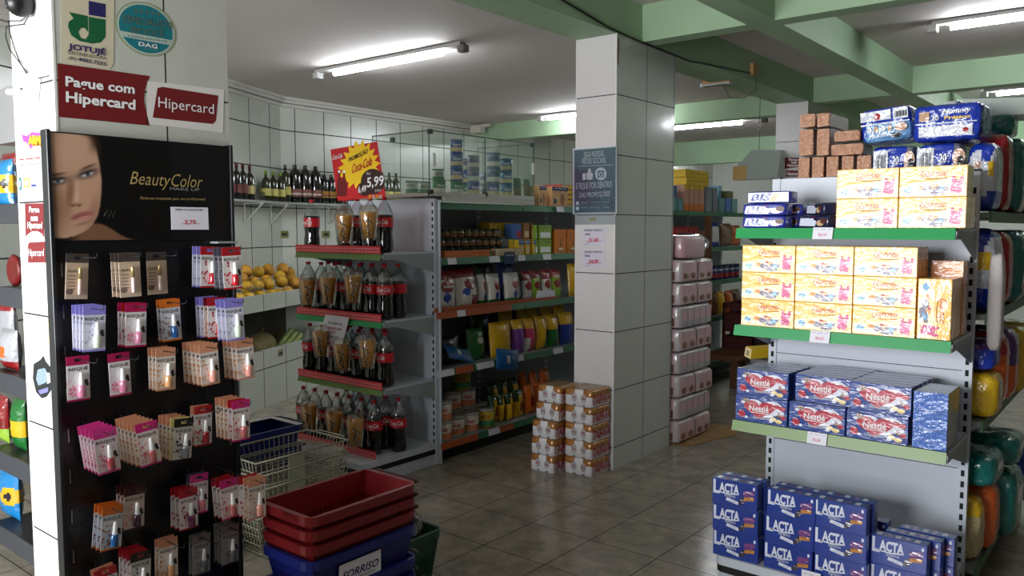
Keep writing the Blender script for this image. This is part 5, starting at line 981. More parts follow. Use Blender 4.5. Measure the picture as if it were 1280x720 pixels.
for o in bpy.data.objects:
    if o.name.startswith('wrapped_bale') and 'label' in o:
        for j in range(8, 0, -1): o['label'] = o['label'].replace('layer %d from the floor' % j, '%s layer from the floor' % ORD[j - 1])
b = MB(); zt = .014 + 8 * .1755
b.ell((0, .19, .09), .2, .19, .09, BLP, 28, 12, .25, jit=.01, rng=random.Random(5)); o = b.build('open_bale', loc=(-2.81, 5.72, zt)); o.rotation_euler = (0, 0, PI / 2)
b = MB(); FILM = glassy('wrap_film', (226, 222, 226), .22, .12, (16, .8)); rr = random.Random(6)
rings = []
for k, (x, hw, hz) in enumerate(((.15, .17, .095), (.22, .17, .09), (.3, .15, .07), (.37, .1, .045), (.42, .05, .02))):
    rings.append([(x + rr.uniform(-.01, .01), .17 + hw * math.cos(a) * (1 + rr.uniform(-.08, .08)), .1 + .0 * k + hz * math.sin(a) * (1 + rr.uniform(-.1, .1)) + k * .006) for a in [2 * PI * i / 14 for i in range(14)]])
vs = [p for r_ in rings for p in r_]; b.add(vs, [(k * 14 + i, k * 14 + (i + 1) % 14, (k + 1) * 14 + (i + 1) % 14, (k + 1) * 14 + i) for k in range(4) for i in range(14)], FILM, True); b.build('loose_film', o)
tag(o, 'opened top bale with loose clear film flaring out', 'bale')
b = MB(); b.prism([(-3.1, 5.47, 0), (-2.74, 5.5, 0), (-2.6, 6.05, 0), (-2.66, 6.3, 0), (-3.1, 6.2, 0)], (0, 0, .01), M('cardboard', (150, 116, 70), .8, var=(6, (130, 98, 58)))); tag(b.build('cardboard_sheet', recentre=True), 'flat brown cardboard sheet under the wrapped bales', 'cardboard')

# ---------------------------------------------------------------- chocolate end unit
GX0, GX1, GYF, GYB = -1.545, -.64, 3.57, 4.0
GZ = [1.65, 1.20, .75]
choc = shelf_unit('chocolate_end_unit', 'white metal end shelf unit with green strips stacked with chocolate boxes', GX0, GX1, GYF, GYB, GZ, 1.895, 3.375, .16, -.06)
b = MB(); b.box(-.05, .03, -.632 - .004 + .01, -.632 + .009, .145, .2, PAPER); b.text('-- --- --', -.01, .18, .06, .008, TXG, -.628, cx=True)
b.build('price_tag', choc)
# film wrapped yellow boxes
FILMY = M('choc_yellow', (250, 192, 60), .4, coat=1, coat_r=.14, bump=(9, .9, .014), stretch=(1.2, 1, 5), film=True); FILMC = M('choc_cream', (252, 228, 170), .4, coat=1, coat_r=.14, bump=(9, .9, .014), stretch=(1.2, 1, 5), film=True)
def pm(n, c): return M('film_' + n, c, .4, coat=1, coat_r=.14, bump=(9, .9, .014), stretch=(1.2, 1, 5), film=True)
CH_R = pm('red', (196, 60, 40)); CH_P = pm('pink', (214, 60, 130)); CH_G = pm('grey', (120, 110, 130)); CH_B = pm('blue', (90, 160, 210)); CH_W = pm('cream', (252, 240, 210)); CH_O = pm('orange', (236, 140, 40))
def disc(b, x, z, rx, rz, m, y, n=14, a0=0): b.poly([(x + rx * math.cos(-a), y, z + rz * math.sin(-a)) for a in [2 * PI * i / n + a0 for i in range(n)]][::-1], m)
def choc_yellow(alt=False):
    w, h, d = .246, .1235, .062; b = MB(); b.cbox(-w / 2, w / 2, 0, d, 0, h, FILMY, .002); y = -.0012
    b.poly([(-w / 2 + .002, y, h * .36), (-w * .1, y, h * .5), (w / 2 - .002, y, h * .62), (w / 2 - .002, y, h * .02), (-w / 2 + .002, y, h * .02)][::-1], FILMC)
    b.text('Garoto', -.045, h * .66, .1, .026, CH_R, y - .0006, .3, .015); b.tube([(-.045, y, h * .62), (0, y, h * .575), (.055, y, h * .6)], .0012, CH_R, 4)
    for i, (x, z, rx, rz, m) in enumerate(((-.09, .03, .016, .013, CH_B), (-.068, .018, .013, .011, CH_W), (-.045, .036, .015, .008, CH_O), (-.02, .03, .018, .012, CH_G), (.005, .022, .016, .010, CH_G), (.03, .028, .018, .012, CH_B), (-.03, .014, .016, .006, CH_W), (.012, .04, .012, .008, CH_O), (.02, .012, .02, .006, CH_G), (-.005, .045, .01, .007, CH_R))): disc(b, x, z, rx, rz, m, y - .0006 - .0001 * i)
    for i, (x, z, rx, rz) in enumerate(((.085, .05, .02, .018), (.09, .032, .013, .018), (.072, .03, .008, .016), (.104, .068, .006, .012), (.074, .07, .006, .012), (.098, .03, .006, .016))): disc(b, x, z, rx, rz, CH_P, y - .0018 - .0001 * i)
    for i in range(4): b.box(-.005 + i * .016, .008 + i * .016, y - .0026, y - .002, .008 + .018 * (i % 2), .022 + .018 * (i % 2), CH_G)
    return b.build('chocolate_box')
ky_ = Kind(choc_yellow(), 'chocolate box')
RW3 = ['bottom', 'middle', 'top']; CL3 = ['first', 'second', 'third']
for r_ in range(3):
    for c in range(3):
        for dp in range(3):
            ky_.put((-1.4 + c * .2485, 3.578 + dp * .064, GZ[1] + .0006 + r_ * .1242), 0, 'yellow chocolate box, second shelf, %s row, %s column from the aisle%s' % (RW3[r_], CL3[c], ['', ', one deep', ', two deep'][dp]))
for r_ in range(2):
    for c in range(2):
        for dp in range(3 if r_ == 0 else 2):
            ky_.put((-.984 + c * .2485, 3.578 + dp * .064, GZ[0] + .0006 + r_ * .1242), 0, 'yellow chocolate box, top shelf, %s row, %s%s' % (['lower', 'upper'][r_], ['beside the blue packs' if 0 else 'nearer the blue wafer packs', 'at the upright'][c], ['', ', one deep', ', two deep'][dp]))
for dp in range(3): ky_.put((-.774, 3.578 + dp * .064, GZ[1] + .1235 + .001), (0, PI / 2, 0), 'yellow chocolate box turned upright at the end of the second shelf' + ['', ', the one behind', ', the rearmost'][dp])
CHO = M('choc_orange', (216, 146, 84), .35, coat=1, coat_r=.12, bump=(16, .8, .02), film=True)
for j in range(3):
    b = MB(); b.cbox(-.062, .062, 0, .1, 0, .104, CHO, .002); b.box(-.058, .058, -.001, 0, .01, .094, CH_O); put1(b.build('small_chocolate_box'), -.71, 3.785, GZ[1] + .001 + j * .1045, 'small orange chocolate box behind the upright yellow box, %s of three' % RW3[j], 'chocolate box', None, 0)
# blue wafer packs
WB = M('wafer_blue', (30, 44, 150), .35, coat=1, coat_r=.15, bump=(20, .5, .01)); WBD = M('wafer_navy', (16, 20, 60), .35, coat=1, coat_r=.15, bump=(20, .5, .01)); WBW = M('wafer_white', (226, 230, 246), .35, coat=1, coat_r=.15, bump=(24, .4, .008)); WBN = M('wafer_tan', (206, 170, 130), .4, coat=.8)
def wafer(base, txt, tc, pale=False):
    w, h, d = .205, .055, .1; b = MB(); b.ell((0, d / 2, h / 2), w / 2, d / 2, h / 2, base, 28, 12, .22); y = -.0008
    if pale: b.poly([(-w * .46, y, .006), (w * .46, y, .006), (w * .46, y, .049), (-w * .46, y, .049)], WBW); b.poly([(.0, y - .0006, .008), (.03, y - .0006, .006), (.06, y - .0006, .04), (.035, y - .0006, .048)], WBN)
    else: b.poly([(-w * .44, y, .01), (.02, y, .008), (.03, y, .03), (-.02, y, .044), (-w * .4, y, .044)], WBW); disc(b, .055, .022, .025, .013, WBN, y - .0004); disc(b, .075, .03, .02, .012, M('wafer_brown', (90, 50, 40), .4), y - .0006)
    b.text(txt, -w * .4, .013, .095, .03, tc, y - .0012, .25, .03); b.text('Lacta', .0, .044, .02, .006, RED, y - .0012)
    o = b.build('wafer_pack'); return o
kw1 = Kind(wafer(WB, 'BIS', WB), 'wafer pack'); kw3 = Kind(wafer(WB, 'BIS', WB, True), 'wafer pack'); kwd = Kind(wafer(WBD, 'BIS', WBW), 'wafer pack')
kw1.put((-1.43, 3.585, GZ[0] + .001), 0, 'blue wafer pack at the base of the stack on the top shelf'); kw1.put((-1.428, 3.583, GZ[0] + .057), .02, 'blue wafer pack in the middle of the stack on the top shelf'); kw3.put((-1.412, 3.59, GZ[0] + .113), -.02, 'pale fronted blue wafer pack on top of the stack')
kwd.put((-1.225, 3.63, GZ[0] + .001), -.6, 'dark navy wafer pack lying askew beside the stack'); kwd.put((-1.225, 3.65, GZ[0] + .058), -.9, 'dark navy wafer pack lying askew on top of another one'); kw1.put((-1.19, 3.84, GZ[0] + .001), 0, 'blue wafer pack lying behind the askew navy ones'); kw1.put((-1.41, 3.71, GZ[0] + .001), 0, 'blue wafer pack behind the base of the stack'); kw1.put((-1.4, 3.71, GZ[0] + .057), 0, 'blue wafer pack behind the middle of the stack')
# blue boxes with red heart
NB = M('heart_blue', (34, 64, 140), .35, coat=.6, coat_r=.14, bump=(9, .9, .012), stretch=(1.2, 1, 5), film=True); pm2 = lambda n, c: M('film2_' + n, c, .4, coat=.6, coat_r=.14, bump=(9, .9, .012), stretch=(1.2, 1, 5), film=True)
NR = pm2('heart', (176, 28, 54)); NW = pm2('white', (226, 226, 240)); NC = pm('choc', (110, 76, 62)); NY_ = pm('nougat', (226, 200, 130)); NT = M('heart_box_top', (96, 104, 140), .35, coat=.8, coat_r=.15, bump=(20, .3, .006))
def choc_heart():
    w, h, d = .245, .122, .06; b = MB(); b.cbox(-w / 2, w / 2, 0, d, 0, h, NB, .002); y = -.0012
    hp = []
    for i in range(36):
        t = 2 * PI * i / 36; hp.append((16 * math.sin(t) ** 3, 13 * math.cos(t) - 5 * math.cos(2 * t) - 2 * math.cos(3 * t) - math.cos(4 * t)))
    b.poly([(x * .0058 + .005, y, z * .0036 + .062) for x, z in hp][::-1] if 0 else [(x * .0056 + .012, y, max(.03, z * .0036 + .066)) for x, z in hp], NW); b.poly([(x * .0046 - .008, y - .0005, z * .0030 + .066) for x, z in hp], NR)
    b.poly([(-.05, y - .0004, .016), (.0, y - .0004, .012), (.08, y - .0004, .02), (w / 2 - .003, y - .0004, .012), (w / 2 - .003, y - .0004, .002), (-.05, y - .0004, .002)], NB)
    b.box(-.06, .044, y - .001, y - .0006, .048, .084, NR); b.text('Nestlé', -.054, .054, .092, .026, WHITE, y - .0014, 0, .02); b.box(-.05, .04, y - .0014, y - .001, .046, .049, WHITE); b.text('Especialidades', -.035, .02, .08, .012, WHITE, y - .0014, .3)
    disc(b, -.09, .034, .017, .017, NR, y - .0012); disc(b, -.068, .022, .008, .006, NW, y - .0016); disc(b, -.07, .1, .015, .013, NC, y - .001); disc(b, -.085, .09, .01, .007, NW, y - .0014)
    for i, (x, z, rx, rz, m) in enumerate(((.075, .084, .02, .012, NR), (.1, .08, .016, .01, NR), (.085, .05, .014, .012, NC), (.105, .04, .012, .01, NR), (.06, .028, .014, .01, NY_), (.085, .02, .016, .01, NY_), (.1, .06, .01, .008, NW), (.05, .018, .01, .008, NW), (.07, .055, .01, .01, NW))): disc(b, x, z, rx, rz, m, y - .0012 - .0002 * i)
    b.box(-w / 2 + .004, w / 2 - .004, .004, d - .004, h - .0002, h + .0004, NT)
    return b.build('chocolate_box')
kh = Kind(choc_heart(), 'chocolate box')
for c, (x, xt) in enumerate(((-1.418, -1.415), (-1.165, -1.15), (-.914, -.905))):
    for r_ in range(2):
        for dp in range(5 if c else 4):
            kh.put(((xt if r_ else x) + dp * .004, 3.577 + dp * .063 + (.03 if (c == 1 and r_) else 0), GZ[2] + .0006 + r_ * .1232), R.uniform(-.01, .01), 'blue red-heart chocolate box, %s row, %s column from the aisle%s' % (['lower', 'upper'][r_], CL3[c], '' if not dp else ', %s behind the front' % ORD[dp - 1]))
NS = M('silver_blue_foil', (70, 110, 190), .3, coat=1, coat_r=.15, bump=(34, .9, .012)); NSS = M('foil_side', (100, 106, 122), .35, coat=.8)
for j in range(3):
    b = MB(); b.cbox(-.064, .064, 0, .22, 0, .078, NSS, .002); b.box(-.063, .063, -.001, 0, .001, .077, NS); put1(b.build('foil_box'), -.712, 3.58, GZ[2] + .001 + j * .0785, 'shiny blue film wrapped box end at the upright, %s of the stack' % RW3[j], 'chocolate box', None, 0)
# dark blue boxes on the base
LBm = M('lacta_blue', (24, 56, 146), .35, coat=.5, coat_r=.2, var=(4, (18, 44, 120))); LTOP = M('lacta_top', (60, 90, 150), .4, coat=.5); LPU = pm('purple', (110, 50, 120)); LOR = pm('amber', (196, 130, 50)); LDK = pm('dark', (44, 34, 60)); LWS = M('lacta_white', (214, 218, 232), .45)
def lacta():
    w, h, d = .212, .118, .06; b = MB(); b.cbox(-w / 2, w / 2, 0, d, 0, h, LBm, .002); y = -.0012
    b.text('L', -.1, .052, .03, .06, LWS, y, 0, .035); b.text('ACTA', -.072, .062, .094, .042, LWS, y, 0, .045)
    b.prism([(-.082, y, .056), (-.03, y, .052), (.012, y, .058), (.016, y, .066), (.01, y, .064), (-.03, y, .058), (-.08, y, .061)], (0, .0004, 0), LWS)
    b.text('FAVORITOS', -.045, .042, .05, .009, LWS, y, 0, .01); b.poly([(-.04, y, .026), (.018, y, .014), (.02, y, .028), (-.036, y, .04)], LWS); b.text('355g', -.025, .023, .03, .007, GREY, y - .0006)
    for i, (x, z, rx, rz, m) in enumerate(((.06, .072, .02, .016, LPU), (.08, .078, .014, .012, LPU), (.04, .04, .014, .012, LDK), (.03, .026, .012, .01, LDK))): disc(b, x, z, rx, rz, m, y - .0002 * i)
    b.poly([(.045, y - .001, .04), (.09, y - .001, .046), (.09, y - .001, .062), (.045, y - .001, .056)], LOR); b.text('-- --- --', .052, .048, .03, .008, LDK, y - .0016); disc(b, .09, .1, .005, .008, LWS, y)
    b.box(-w / 2 + .003, w / 2 - .003, .003, d - .003, h - .0002, h + .0004, LTOP)
    for i in range(5): b.box(-.09 + i * .036, -.07 + i * .036, .014, .046, h + .0003, h + .0006, LPU if i % 2 else LWS)
    return b.build('chocolate_box')
kla = Kind(lacta(), 'chocolate box'); BZ = .1605
sx = [Xx(921, 3.4, .3) + .0, Xx(986, 3.4, .3), Xx(1053, 3.42, .3)]
for c, x in enumerate(sx):
    for r_ in range(3):
        for dp in range(2): kla.put((x + .004 * r_ * (1 if c == 1 else -1) + .01 * dp, 3.385 + .004 * c + dp * .07, BZ + r_ * .119), (.02, -.02, 0)[c], 'dark blue chocolate box, %s row of the %s stack from the aisle%s' % (RW3[r_], CL3[c], ', the one behind' if dp else ''))
x4 = Xx(1123, 3.45, .3)
for dp in range(3):
    for r_ in range(2): kla.put((x4 + dp * .035, 3.44 + dp * .075, BZ + r_ * .119), -.02, 'dark blue chocolate box, low stack by the upright, %s, %s' % (['lower', 'upper'][r_], ['front', 'second deep', 'third deep'][dp]))
for r_ in range(2): kla.put((x4 - .19, 3.61, BZ + r_ * .119), 0, 'dark blue chocolate box peeking out behind the third stack, ' + ['lower', 'upper'][r_])

# ---------------------------------------------------------------- double sided run behind the chocolate end
AY0, AY1 = 4.05, 5.55
ar = empty('double_shelf_run', (-1.09, AY0, 0)); tag(ar, 'long double sided shelf run behind the chocolate end, full of diaper packs', 'shelf unit')
AZ = [1.72, 1.27, .79, .12]; L_ = AY1 - AY0; GRD = M('aisle_strip_green', (84, 118, 88), .5); ASH = M('aisle_shelf', (140, 146, 140), .5)
b = MB(); b.box(-.015, .015, 0, L_, .05, 1.88, LGREY); b.build('back_panel', ar)
b = MB(); b.box(-.44, .365, 0, .75, 1.875, 1.893, METAL); b.build('top_board', ar)
for z in AZ:
    for s in (-1, 1):
        b = MB(); xa, xb = (.016, .485) if s > 0 else (-.45, -.016); b.box(xa, xb, 0, L_, z - .025, z, ASH); sh2 = b.build('shelf', ar)
        b = MB(); xe = xb if s > 0 else xa; b.box(xe - .002 if s < 0 else xe, xe if s < 0 else xe + .012, 0, L_, z - .045, z + .004, GRD); b.build('price_strip', sh2)
b = MB(); b.box(-.4, .44, 0, L_, 0, .09, KICK); b.build('plinth', ar)
# diaper packs
def dp_m(n, c, r=.3): return M('pack_' + n, c, r, coat=.8, coat_r=.15, bump=(13, .7, .04))
PB = dp_m('blue', (24, 56, 170)); PWH = dp_m('white', (214, 218, 230)); PSK = dp_m('sky', (110, 160, 210)); PSI = dp_m('silver', (120, 124, 134)); PRD = dp_m('red', (170, 24, 34)); PTE = dp_m('teal', (16, 110, 104)); PYE = dp_m('yellow', (222, 180, 30)); POR = dp_m('orange', (224, 100, 30)); PPU = dp_m('purple', (90, 50, 120)); PSN = dp_m('skin', (206, 164, 136)); PBE = dp_m('beige', (190, 176, 130)); PDK = dp_m('dark', (40, 36, 44))
def puff(name, w, d, h, mf, e=.28, txt=(), seed=1, tabs=True):
    b = MB(); b.ell((0, d / 2, h / 2), w / 2, d / 2, h / 2, PWH, 36, 20, e, mf, jit=.02, rng=random.Random(seed))
    for f in txt: f(b)
    o = b.build(name)
    return o
def D(lab, loc, rot, w, d, h, mf, txt=(), e=.3, seed=1, cat='diaper pack'):
    o = puff('diaper_pack', w, d, h, mf, e, txt, seed); o.location = loc; o.rotation_euler = rot; return tag(o, lab, cat)
front = lambda c, side, band=None, bc=None: (lambda x, y, z: side if x > .93 or y > .5 else (bc if band and band[0] < z < band[1] else c))
def face(w, h):
    y = -.006
    def f(b):
        b.poly([(-w * .4, y, h * .12), (w * .4, y, h * .12), (w * .4, y, h * .4), (-w * .4, y, h * .4)], PWH)
        b.box(-w * .46, w * .46, y - .001, y, h * .46, h * .49, PWH); b.text('Mummy', -w * .05, h * .72, w * .42, h * .13, PWH, y - .001, .2, .03); b.text('Prático', -w * .02, h * .57, w * .38, h * .08, YEL, y - .001, .1, .03); b.text('20', -w * .22, h * .56, w * .12, h * .13, PWH, y - .001, 0, .03)
        b.poly([(-w * .4, y - .001, h * .55), (-w * .25, y - .001, h * .55), (-w * .25, y - .001, h * .8), (-w * .4, y - .001, h * .8)], PSN)
        disc(b, w * .3, h * .26, .012, .01, PRD, y - .001)
    return f
def face2(w, h):
    y = -.006
    def f(b):
        b.poly([(-w * .46, y, h * .62), (w * .12, y, h * .62), (w * .12, y, h * .9), (-w * .46, y, h * .9)], PWH); b.poly([(w * .16, y, h * .6), (w * .44, y, h * .6), (w * .44, y, h * .92), (w * .16, y, h * .92)], PWH)
        for k in range(12): b.box(w * (.2 + k * .018), w * (.2 + k * .018) + .002 + .0012 * (k % 3), y - .001, y - .0005, h * .66, h * .82, BLACK)
        b.box(-w * .46, w * .46, y - .001, y, h * .5, h * .54, PWH); disc(b, -w * .14, h * .73, .016, .016, PRD, y - .001); None
        for k in range(4): disc(b, -w * .3 + k * w * .13, h * .36, w * .045, h * .1, PSN if k % 2 else PWH, y - .001)
        disc(b, w * .3, h * .36, w * .12, h * .12, PSN, y - .001); b.text('Prático', -w * .3, h * .14, w * .4, h * .09, PWH, y - .001, .2, .02); disc(b, w * .2, h * .14, w * .1, h * .08, PDK, y - .0015)
    return f
def face3(w, h):
    y = -.006
    def f(b):
        b.poly([(-w * .42, y, h * .1), (-w * .1, y, h * .1), (-w * .1, y, h * .85), (-w * .42, y, h * .85)], PWH); 
        for k in range(9): b.box(-w * (.36 - k * .024), -w * (.36 - k * .024) + .002 + .001 * (k % 3), y - .001, y - .0005, h * .25, h * .7, BLACK)
        b.text('20', 0, h * .35, w * .14, h * .3, PWH, y - .001, 0, .03); disc(b, w * .36, h * .5, w * .12, h * .3, PSN, y - .001); disc(b, w * .4, h * .35, w * .07, h * .2, PDK, y - .0015)
    return f
TBZ = 1.899
D('blue diaper pack lying on the top board, lower one nearer the gold blocks', (-1.012, 4.08, TBZ), (0, 0, 0), .19, .3, .135, lambda x, y, z: PB if x < .6 else PSI, [face3(.2, .135)], .25, 1)
D('blue diaper pack lying on the top board, lower one by the upright', (-.815, 4.08, TBZ), (0, 0, 0), .18, .3, .135, lambda x, y, z: PB if x < .5 else PSI, [face3(.22, .135)], .25, 2)
D('blue diaper pack with barcode, tilted on top beside the gold blocks', (-1.04, 4.06, TBZ + .157), (0, -.07, .0), .222, .26, .16, lambda x, y, z: PB if z > -.1 or x < -.8 else PSK, [face2(.23, .16)], .25, 3)
D('large blue diaper pack with white lettering on top of the pile', (-.79, 4.055, TBZ + .142), (0, .0, -.02), .275, .28, .165, lambda x, y, z: PSI if (y > .35 and x > .8) else PB, [face(.27, .165)], .22, 4)
D('blue and white diaper pack with a pointed end behind the large blue one', (-.86, 4.37, TBZ + .16), (0, .62, 0), .2, .22, .2, lambda x, y, z: (PWH if x < -.7 or z < -.5 else PSI if x > .8 else PB), (), .3, 5)
# aisle side packs (shelf, pixel span, colours)
BW = lambda x, y, z: PB if z > .6 + .2 * math.sin(5 * y) or z < -.5 + .15 * math.sin(6 * y + x) else (PSN if math.hypot(y - .2, z + .1) < .42 else PYE if math.hypot(y + .6, z - .3) < .2 else PWH)
TEAL2 = lambda x, y, z: PRD if (z < -.3 and math.sin(7 * x + 3 * y) > .55) or (z > .3 and x > .5 and math.sin(6 * z) > .2) else PWH if (abs(z - .1) < .12 and abs(x) < .35) else PTE
def ap(si, ya, yb2, p1, h, mf, lab, dz=0, d=.26, e=.3, seed=1):
    z = AZ[si] + .009 + dz; X = Xx(p1, ya + .05, z + h / 2); w = yb2 - ya - .012
    return D(lab, (X, (ya + yb2) / 2, z), (0, 0, PI / 2), w, d, h, mf, (), .45, seed)
for si, nm in ((0, 'top'), (1, 'second')):
    dd = .12 if si == 0 else .26
    ap(si, 4.08, 4.34, 1247, .3 if si == 0 else .37, BW, 'white and blue diaper pack with a baby print on the %s aisle shelf' % nm, d=dd, seed=11 + si)
    ap(si, 4.35, 4.58, 1262, .36, lambda x, y, z: PRD if x < .6 else PWH, 'red diaper pack on the %s aisle shelf' % nm, d=dd, seed=13 + si); ap(si, 4.59, 4.85, 1280, .36, TEAL2, 'teal diaper pack behind the red one on the %s aisle shelf' % nm, d=dd, seed=15 + si); ap(si, 4.86, 5.12, 1292, .36, TEAL2, 'second teal diaper pack on the %s aisle shelf' % nm, d=dd, seed=17 + si)
for si, mf_, c_ in ((0, TEAL2, 'teal'), (1, TEAL2, 'teal'), (2, lambda x, y, z: POR if z < 0 else PYE, 'orange and yellow'), (3, lambda x, y, z: PB if z > 0 else PWH, 'blue and white')): ap(si, 5.16, 5.5, 1302, .33, mf_, c_ + ' pack at the far end of the %s aisle shelf' % ('top', 'second', 'third', 'lowest')[si], d=.12 if si == 0 else .26, seed=50 + si)
ap(0, 4.62, 4.86, 1268, .11, TEAL2, 'small teal pack laid across the top of a teal pack', .376, d=.12, seed=19)
ap(2, 4.08, 4.3, 1249, .2, lambda x, y, z: PYE if abs(x) > .4 or z < -.6 or z > .7 else PBE, 'yellow pack with a pale panel on the third aisle shelf', seed=21, d=.2); ap(2, 4.09, 4.3, 1246, .14, lambda x, y, z: PB if z < .4 else PPU, 'blue pack on top of the yellow one', .21, seed=22); ap(2, 4.32, 4.52, 1258, .36, lambda x, y, z: POR if z < .3 else PRD, 'orange pack on the third aisle shelf', seed=23); ap(2, 4.54, 4.76, 1270, .36, lambda x, y, z: PPU if z > 0 else POR, 'purple and orange pack on the third aisle shelf', seed=24); ap(2, 4.78, 5.05, 1286, .34, lambda x, y, z: PYE, 'yellow pack further along the third aisle shelf', seed=25)
ap(3, 4.08, 4.24, 1228, .3, lambda x, y, z: PBE if z < .4 else PYE, 'beige and yellow pack on the lowest aisle shelf', seed=26); ap(3, 4.26, 4.46, 1246, .32, lambda x, y, z: POR, 'bright orange pack on the lowest aisle shelf', seed=27); ap(3, 4.48, 4.8, 1272, .34, TEAL2, 'teal pack on the lowest aisle shelf beyond the orange one', seed=28)
ap(3, 4.1, 4.44, 1246, .15, TEAL2, 'teal pack with red corner stacked high under the third aisle shelf', .34, seed=29); ap(3, 4.48, 4.8, 1274, .15, TEAL2, 'another teal pack stacked under the third aisle shelf', .36, seed=30)
b = MB(); b.ell((0, 0, .2), .03, .05, .21, M('soft_white', (206, 200, 198), .6, bump=(14, .4, .01)), 16, 14, .5, jit=.03, rng=random.Random(3)); o = b.build('white_sack'); P = PX(1233, 432, -.6); o.location = (-.565, 4.06, P.z + .0); tag(o, 'limp white plastic sack hanging beside the upright of the chocolate unit', 'bag')
b = MB(); b.prism([(-.2, 0, 0), (.3, 0, 0), (.3, 0, .08), (.0, 0, .1), (-.1, 0, .09)], (0, .3, 0), M('pale_cover', (196, 206, 200), .5)); o = b.build('pale_cover', loc=(-.85, 4.75, 2.215)); tag(o, 'pale plastic cover on top of the aisle packs', 'cover')
# gold film blocks
GB = M('gold_film', (196, 146, 116), .3, coat=1, coat_r=.12, bump=(45, 1.0, .03)); GBS = M('gold_side', (120, 60, 60), .4, coat=.6)
def block(p0, p1, y0, y1, lab, Y=4.06, d=.16):
    a = PY(p0, y1, Y); c = PY(p1, y0, Y); w = c.x - a.x - .004; h = c.z - a.z - .002; b = MB(); b.cbox(-w / 2, w / 2, 0, d, 0, h, GBS, .004); b.ell((0, .01, h / 2), w / 2, .014, h / 2, GB, 20, 10, .2)
    put1(b.build('gold_block'), (a.x + c.x) / 2, Y, max(a.z, TBZ + .0), lab, 'wrapped block', None, 0)
BY = PY(1000, 222, 4.06).z
for i, (p0, p1) in enumerate(((997, 1013), (1014, 1031), (1032, 1049), (1051, 1068), (1070, 1090))): block(p0, p1, 196, 223, 'gold film wrapped block upright in the lowest row, %s from the rear column' % ORD[i])
block(998, 1018, 160.5, 195, 'tall gold film block over the first of the lowest row'); block(1020, 1038, 159.5, 195, 'tall gold film block over the second of the lowest row'); block(1038, 1080, 178, 195, 'long gold film block lying on the lowest row'); block(1042, 1076, 161.5, 177.5, 'long gold film block, upper of the lying pair')
block(999, 1020, 141, 160, 'gold film block on the very top, nearer the rear column', d=.3); block(1020.5, 1038, 140, 159, 'gold film block on the very top, over the second tall one', d=.3)
# yellow box poking out on the far side
b = MB(); b.cbox(-.035, .035, 0, .2, 0, .07, M('carton_yellow'), .002); b.box(-.033, .033, -.001, 0, .003, .067, CCR); b.text('25', 0, .02, .03, .03, BLACK, -.002, 0, .03, cx=True); o = b.build('yellow_box'); o.scale = (.75, .8, .8); P = PY(934, 447, 4.15); o.location = (P.x + .0, 4.06, .795 + .0); o.location = (P.x, 4.15, P.z); o.rotation_euler = (0, .2, -.5); tag(o, 'small yellow box end poking out past the back of the chocolate unit', 'box')
b = MB(); b.box(-.1, .1, .03, .3, -.012, 0, M('dark_ledge', (60, 62, 64), .5)); o = b.build('side_ledge', loc=(P.x + .1, 4.16, P.z - .012)); tag(o, 'narrow grey ledge holding the small yellow box', 'shelf')
# payment stickers on the rear column
def stk(pts, s, lab):
    Y = 8.285 - .002; b = MB(); quadY(b, pts, DRED, Y)
    for (t, xl, yl_, xr, yt) in s: pty(b, t, xl, yl_, xr, yl_, yt, Y - .001, WHITE, 0, .03)
    tag(b.build('payment_sticker', recentre=True), lab, 'sticker')
stk([(981, 197), (1004, 197), (1004, 208), (981, 211)], [('Pague', 986, 201, 997, 198), ('com', 989, 204.5, 996, 202), ('Hipercard', 984, 208, 999, 205)], 'dark red payment sticker on the distant column, upper one'); stk([(983, 213), (1004, 213), (1003, 221), (982, 221)], [('Hipercard', 984, 219, 999, 215)], 'dark red payment sticker on the distant column, lower one')

# ---------------------------------------------------------------- far shelf goods between bales and chocolate unit
def far(si, p0, p1, z0, h, base, lab, fn=None, X=-3.93, d=.2, nm='food_box', cat='box'):
    z = LZ[si] + .006 + z0; ya, yb2 = Yx(p0, X, z + h / 2), Yx(p1, X, z + h / 2); w = max(.03, yb2 - ya - .006); return put1(carton(nm, w, d, h, base, (lambda b: fn(b, w, h)) if fn else None), X, (ya + yb2) / 2, z, lab, cat)
for i in range(4): far(0, 855 + i * 6.5, 861 + i * 6.5, 0, .27, CPK, 'upright pink and orange box on the far top shelf, %s from the column' % ORD[i], lambda b, w, h: (b.box(-w / 2, w / 2, -.001, 0, 0, h * .3, COR_), b.box(-w / 2, w / 2, -.001, 0, h * .85, h, CYE)))
far(0, 858, 886, .274, .08, CYE, 'long yellow box lying on the pink boxes, lower one', lambda b, w, h: b.text('-- --- --', 0, h * .3, w * .6, h * .35, CBR, -.001, cx=True), d=.15); far(0, 857, 886, .356, .08, CYE, 'long yellow box lying on the pink boxes, upper one', lambda b, w, h: b.text('-- --- --', 0, h * .3, w * .6, h * .35, CBR, -.001, cx=True), d=.15)
far(0, 838, 846, 0, .13, M('carton_teal', (110, 160, 160), .5), 'pale teal box on the far top shelf beside the column'); far(0, 847, 854, 0, .13, M('carton_teal'), 'pale teal box next to the pink boxes'); far(0, 838, 846, .135, .12, CSB, 'blue box on the pale teal box by the column'); 
far(0, 882, 890, 0, .27, M('carton_silver', (130, 134, 150), .3), 'tall silver box beside the pink boxes'); far(0, 891, 897, 0, .27, M('carton_silver'), 'second tall silver box on the far top shelf')
for i in range(3): far(0, 899 + i * 8, 906 + i * 8, 0, .16, [M('carton_teal'), CSB, M('carton_teal')][i], 'blue green pack on the far top shelf, %s after the silver boxes' % ORD[i])
far(0, 896, 905, .275 - .11, .14, M('pack_blue2', (120, 160, 190), .3, coat=.6), 'light blue pack stacked near the silver boxes', X=-4.0); far(0, 906, 920, .165, .08, M('carton_olive', (110, 110, 60), .5), 'olive pack on the blue green packs')
